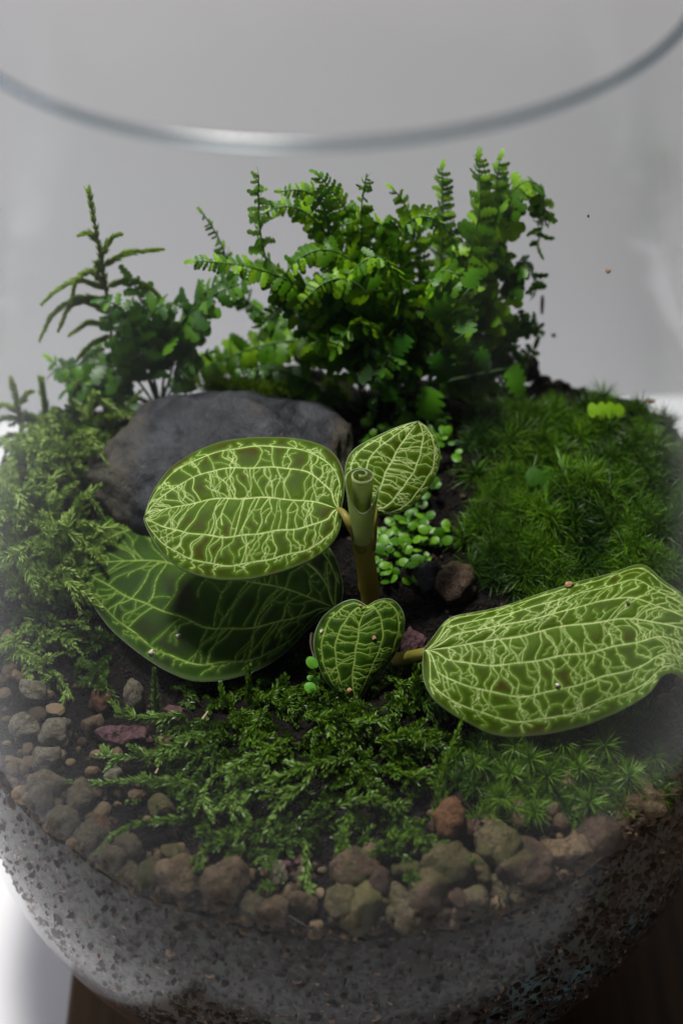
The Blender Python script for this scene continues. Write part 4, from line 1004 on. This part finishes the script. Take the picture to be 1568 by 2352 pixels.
for k, (x, y, L, lab) in enumerate([
 (1180, 1720, .85, 'bright yellow green moss star close below the right leaf'), (1215, 1750, .9, 'second bright moss star, just right of the yellow green one'),
 (1290, 1710, .8, 'moss star under the middle of the right leaf'), (1385, 1720, 1.0, 'large moss star below the right part of the right leaf'),
 (1330, 1770, .8, 'yellowish moss star in the centre of the front cushion'), (1150, 1840, .9, 'moss star spreading beside the orange brown pebble'),
 (1225, 1870, .8, 'moss star fringing the green and brown pebble'), (1440, 1790, .85, 'moss star above the long tan pebble'),
 (1120, 1700, .6, 'small moss star beside the long upright strand'), (1500, 1740, .9, 'moss star at the right glass'), (1255, 1790, .85, 'moss star between the fringe and the middle stars'), (1350, 1850, .8, 'moss star lowest in the front cushion'),
 (1090, 1760, .7, 'moss star just right of the long upright strand'), (1420, 1690, .8, 'moss star in the shade of the right leaf edge'), (1170, 1780, .8, 'moss star left of the cushion centre')]):
    rg = np.random.default_rng(40 + k); P = on_ground(x, y, .35)
    V, F, t = tuft_geo(P, rg, 130, L * rg.uniform(.6, .9), .013, lean=np.array([0, -.5, .2]))
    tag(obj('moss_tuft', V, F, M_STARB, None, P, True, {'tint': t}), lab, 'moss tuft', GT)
# mossy hump on the back of the rock
rg = np.random.default_rng(3); Vs, Fs, Ts, k0 = [], [], [], 0
for _ in range(70):
    px = rg.uniform(470, 790); P = at_y(px, 868 + rg.uniform(-12, 28) + (px - 600) * .05, 7.0 + rg.uniform(-.4, .6))
    V, F, t = tuft_geo(P - [0, 0, .4], rg, 45, .5); Vs.append(V); Fs.append(F + k0); Ts.append(t); k0 += len(V)
tag(obj('cushion_moss', np.concatenate(Vs), np.concatenate(Fs), M_SHOOT, None, (0, 0, 0), True, {'tint': np.concatenate(Ts) * .5}), 'low olive moss hump along the back of the rock', 'moss', kind='stuff')
Pm = at_y(640, 905, 7.6)
V, F = lump(9, ICO4, 5, (.8, .95), .2); V = V * np.array([2.6, 1.4, 1.6]) + Pm + np.array([.6, .6, -1.2])
obj('soil_mound', V, F, M_SOIL)['kind'] = 'structure'

# upright club moss at the left
GC = 'upright club moss shoots at the left'
def shoot(main, branches, label, group, seed, red=True):
    rg = np.random.default_rng(seed); base = np.array(main[0])
    t_ = thing('club_moss', base, label, 'club moss', group)
    Q = smooth_poly(np.array(main), 30); V, F = tube(Q, np.linspace(.07, .04, 30), 6); obj('stem', V, F, M_RED if red else M_FSTEM, t_, base)
    q = Q[10:]; T = np.gradient(q, axis=0); T /= np.linalg.norm(T, axis=1)[:, None]
    V, F, t = leaflets(np.repeat(q, 3, 0), np.repeat(T, 3, 0), 6, .30, .042, .42, rg); obj('leaf_spike', V, F, M_SHOOT, t_, base, True, {'tint': t})
    for b in branches:
        V, F, t = sprig_geo(np.array(b), rg, 0, .3, .30, .042, .42, .03, 5); obj('branch', V, F, M_SHOOT, t_, base, True, {'tint': t})
    return t_
shoot(fy((262, 900, 7.6), (258, 780, 7.6), (246, 680, 7.6), (232, 590, 7.6), (206, 447, 7.6)),
      [fy((234, 590, 7.6), (255, 545, 7.5), (278, 538, 7.4)), fy((228, 560, 7.6), (205, 535, 7.5), (182, 540, 7.4)), fy((238, 610, 7.6), (290, 580, 7.6), (372, 573, 7.6)),
       fy((245, 665, 7.6), (180, 640, 7.5), (130, 665, 7.4), (98, 697, 7.3)), fy((250, 690, 7.6), (180, 680, 7.5), (120, 720, 7.3), (92, 780, 7.2)),
       fy((250, 720, 7.6), (200, 690, 7.5), (160, 700, 7.4), (135, 760, 7.2)), fy((245, 655, 7.6), (210, 620, 7.5), (175, 640, 7.4), (165, 690, 7.3)), fy((248, 660, 7.6), (290, 640, 7.6), (340, 655, 7.6), (375, 690, 7.6)),
       fy((252, 745, 7.6), (200, 740, 7.4), (160, 770, 7.2)), fy((255, 770, 7.6), (210, 790, 7.4), (175, 830, 7.2)), fy((236, 630, 7.6), (225, 600, 7.5), (222, 640, 7.4))],
      'tall club moss shoot with a red stem and drooping arms at the left', GC, 1)
shoot(fy((72, 1190, 5.6), (62, 1080, 5.6), (48, 960, 5.6), (28, 880, 5.6)),
      [fy((45, 930, 5.6), (62, 905, 5.6), (75, 900, 5.6)), fy((50, 950, 5.6), (10, 930, 5.6), (-20, 940, 5.6)), fy((52, 960, 5.6), (5, 960, 5.6), (-20, 990, 5.6)), fy((55, 1000, 5.6), (20, 1000, 5.6), (-10, 1030, 5.6)), fy((50, 950, 5.6), (90, 965, 5.6), (110, 1000, 5.6))],
      'club moss shoot with a yellowish stalk at the left edge by the glass', GC, 2)
shoot(fy((115, 1040, 6.4), (110, 980, 6.4), (104, 930, 6.4), (96, 880, 6.4)), [fy((110, 970, 6.4), (150, 950, 6.4), (190, 970, 6.4)), fy((112, 990, 6.4), (80, 960, 6.4), (60, 980, 6.4))],
      'short club moss tip just left of the rock', GC, 3, False)
shoot(fy((190, 1010, 6.4), (185, 960, 6.4), (170, 930, 6.4)), [fy((188, 980, 6.4), (230, 960, 6.2), (280, 955, 6.0)), fy((188, 985, 6.4), (150, 970, 6.4), (130, 1000, 6.4)), fy((186, 970, 6.4), (220, 930, 6.4), (250, 920, 6.4)), fy((188, 990, 6.2), (240, 1000, 6), (290, 985, 5.8))],
      'low spreading club moss against the left shoulder of the rock', GC, 4, False)

# creeping plant with tiny round leaves
def round_leaf(seed, name='leaf'):
    rg = np.random.default_rng(seed); n = 12; a = np.arange(n) * 2 * pi / n
    r = 1 - .12 * np.cos(a) ; V = np.stack([.5 + .5 * np.cos(a) * r, .40 * np.sin(a) * r, -.10 * np.abs(np.sin(a)) - .08 * np.cos(a) ** 2], 1)
    V = np.concatenate([V, [[.5, 0, .03]]]); i = np.arange(n)
    return mesh_of(name, V, np.stack([i, (i + 1) % n, np.full(n, n)], 1))
RL = []
for k in range(4): me = round_leaf(k); me.materials.append(M_CREEP); RL.append(me)
CB = np.array(on_ground(935, 1290, 0))
creep = thing('creeping_plant', CB, 'low creeping plant with many tiny round bright green leaves behind the orchid stem', 'plant')
rg = np.random.default_rng(12); stems = []
for _ in range(100):
    c = rg.choice(3, p=[.40, .18, .42])
    px, py = [(rg.normal(950, 62), rg.normal(1225, 48)), (rg.normal(910, 40), rg.normal(1320, 30)), (rg.uniform(835, 1055), rg.uniform(960, 1150))][c]
    if c == 0 and px > 1045: continue
    P = on_ground(px, py, 0); h = rg.uniform(.3, 1.0) + (.45 if c == 2 else 0); top_ = P + np.array([rg.normal(0, .25), rg.normal(-.2, .2), h])
    stems.append(tube(smooth_poly(np.array([P - [0, 0, .1], (P + top_) / 2 + rg.normal(0, .08, 3), top_]), 6), .018, 4))
    for q in range(3):
        f = rg.uniform(.35, 1.0); Pp = P * (1 - f) + top_ * f; a = rg.uniform(0, 2 * pi); d = np.array([cos(a), sin(a), rg.uniform(-.1, .5)])
        o = bpy.data.objects.new('leaf', RL[rg.integers(4)]); link(o, creep); place(o, Pp - CB, frame(d, nrm(np.array([0, -.5, 1]) + rg.normal(0, .35, 3))), float(rg.uniform(.26, .46)))
V, F = join(stems); obj('stems', V, F, M_FSTEM, creep, CB)
# seedling left of the heart leaf
SB_ = np.array(at_z(722, 1590, 9.5))
seed_ = thing('seedling', SB_, 'tiny bright seedling with round leaves left of the heart shaped leaf', 'seedling')
V, F = tube(smooth_poly(np.array([SB_, at_y(725, 1560, SB_[1] - .3), at_y(722, 1530, SB_[1] - .4)]), 8), .02, 5); obj('stem', V, F, M_SEED, seed_, SB_)
me = round_leaf(9); me.materials.append(M_SEED)
for (x, y, s_, dx) in [(722, 1532, .42, -.4), (714, 1584, .42, -1), (713, 1560, .22, -1), (728, 1562, .2, 1)]:
    o = bpy.data.objects.new('leaf', me); link(o, seed_); P = at_y(x, y, SB_[1] - .4); place(o, P - SB_ - RIGHT * dx * s_ * .4, frame(RIGHT * dx + UP * .4, VIEWN), s_)
# a fallen fern leaflet on the moss and a small leaf by the right glass
def single_leaf(px, py, dz, mesh, size, d, label, name='fallen_leaf', cat='leaf'):
    P = on_ground(px, py, dz); o = bpy.data.objects.new(name, mesh); link(o); place(o, P - RIGHT * size * .5, frame(RIGHT * d[0] + UP * d[1], VIEWN), size); return tag(o, label, cat)
single_leaf(1258, 1092, .7, PIN['d'][1], 1.5, (1, -.2), 'single lobed leaflet lying on the dark star moss at right')
single_leaf(1392, 935, .9, PIN['g'][2], 1.3, (1, -.1), 'small green leaf at the top of the moss by the right glass')

# bark and soil lumps at the back right, specks on the glass
GB = 'dark bark bits at the back right'
for k, (x, y, a, b, lab) in enumerate([(1215, 850, 24, 30, 'blackish bark chunk at the top of the back slope'), (1245, 885, 26, 22, 'dark bark bit below the top one on the back slope'),
     (1285, 890, 24, 16, 'dark bark knob sticking up from the back slope'), (1300, 915, 28, 16, 'brown bark bit lowest on the back slope'), (1200, 905, 24, 20, 'rusty bark bit beside the fern foot')]):
    lumpthing('bark_chunk', x, y, a, b, M_BARK if k != 4 else M_TAN, lab, 'bark', 200 + k, group=GB, P=at_y(x, y, 8.6), rough=.4)
Pm = at_y(1240, 930, 8.2); V, F = lump(19, ICO4, 5, (.8, .95), .25); V = V * np.array([1.9, 1.5, 1.3]) + Pm + np.array([0, .2, -.9])
obj('soil_mound', V, F, M_SOIL)['kind'] = 'structure'
def on_back_glass(px, py):
    d = ray(px, py); t = np.linspace(45, 85, 1600); P = CAM + d * t[:, None]
    r = np.hypot(P[:, 0], P[:, 1]); inside = r < glass_r(P[:, 2]) - .33
    i = np.nonzero(inside)[0]
    return P[i[-1]] if len(i) else P[800]
for k, (x, y, a, b, m, lab) in enumerate([(1245, 700, 5, 26, M_BARK, 'dark thin crumb stuck high on the back glass right of the fern'), (1270, 771, 6, 6, M_BARK, 'black speck on the back glass below the thin crumb'),
     (1395, 623, 8, 5, M_TAN, 'orange speck on the back glass right of the fern'), (1494, 921, 12, 6, M_TAN, 'orange crumb on the glass at the right edge'), (1350, 497, 3, 5, M_BARK, 'tiny dark speck high on the back glass')]):
    lumpthing('dirt_speck', x, y, a, b, m, lab, 'speck', 230 + k, base=ICO2, P=on_back_glass(x, y), depth3=.06)
# grit and crumbs on soil, along the front glass
rg = np.random.default_rng(31)
def scatter_front(n, name, mat, label, size, zr, seed):
    rg = np.random.default_rng(seed); parts = []
    for _ in range(n):
        a = rg.uniform(-1.5, 1.5); z = rg.uniform(*zr); r = glass_r(z) - .33 - rg.uniform(0, .05); s = rg.uniform(*size)
        V = ICO1[0] * (1 + rg.normal(0, .3, (len(ICO1[0]), 1))) * (s * rg.uniform(.5, 1.9, 3)); V = V + np.array([r * sin(a), -r * cos(a), z]); parts.append((V, ICO1[1]))
    V, F = join(parts); return tag(obj(name, V, F, mat, None, (0, 0, 0), False), label, 'grit', kind='stuff')
scatter_front(520, 'tan_grit', M_TAN, 'tan grit scattered through the dark soil behind the front glass', (.025, .085), (-3, 8.6), 1)
scatter_front(6500, 'soil_crumbs', M_BARK, 'black soil crumbs pressed against the front glass', (.03, .10), (-3, 8.5), 2)
parts = []
for _ in range(700):
    a, r = rg.uniform(0, 2 * pi), 12.6 * sqrt(rg.uniform(0, 1)); x, y = r * sin(a), -r * cos(a); s = rg.uniform(.04, .14)
    parts.append((ICO1[0] * (1 + rg.normal(0, .25, (len(ICO1[0]), 1))) * s + np.array([x, y, float(height(x, y)) + .05]), ICO1[1]))
V, F = join(parts); tag(obj('soil_crumbs', V, F, M_BARK, None, (0, 0, 0), False), 'dark soil crumbs lying on the ground between the mosses', 'soil crumbs', kind='stuff')
# twigs
def twig(pts, r, mat, label, name='twig', cat='twig'):
    Q = smooth_poly(np.array(pts), 14); V, F = tube(Q, np.linspace(r, r * .6, 14), 6); tag(obj(name, V, F, mat, None, Q[0]), label, cat)
twig(pxpath([(640, 2090, .6), (720, 2138, .5), (812, 2168, .35)]), .05, M_TWIG, 'thin dark twig lying across the front pebbles')
twig(pxpath([(620, 2060, .7), (660, 2110, .6), (690, 2140, .4)]), .04, M_TWIG, 'short dark twig crossing under the three sided pebble')
twig([at_z(716, 1455, 10.3), at_z(714, 1480, 10.2), at_z(722, 1512, 10.0)], .06, M_STRAW, 'brown straw bit standing left of the heart shaped leaf')
twig(pxpath([(466, 1652, .9), (478, 1634, 1.0)]), .05, M_STRAW, 'pale straw flake lying on the moss below the shaded leaf')
twig(pxpath([(358, 1776, .6), (364, 1764, .7)]), .04, M_STRAW, 'tiny straw flake on the moss near the beige pebble')
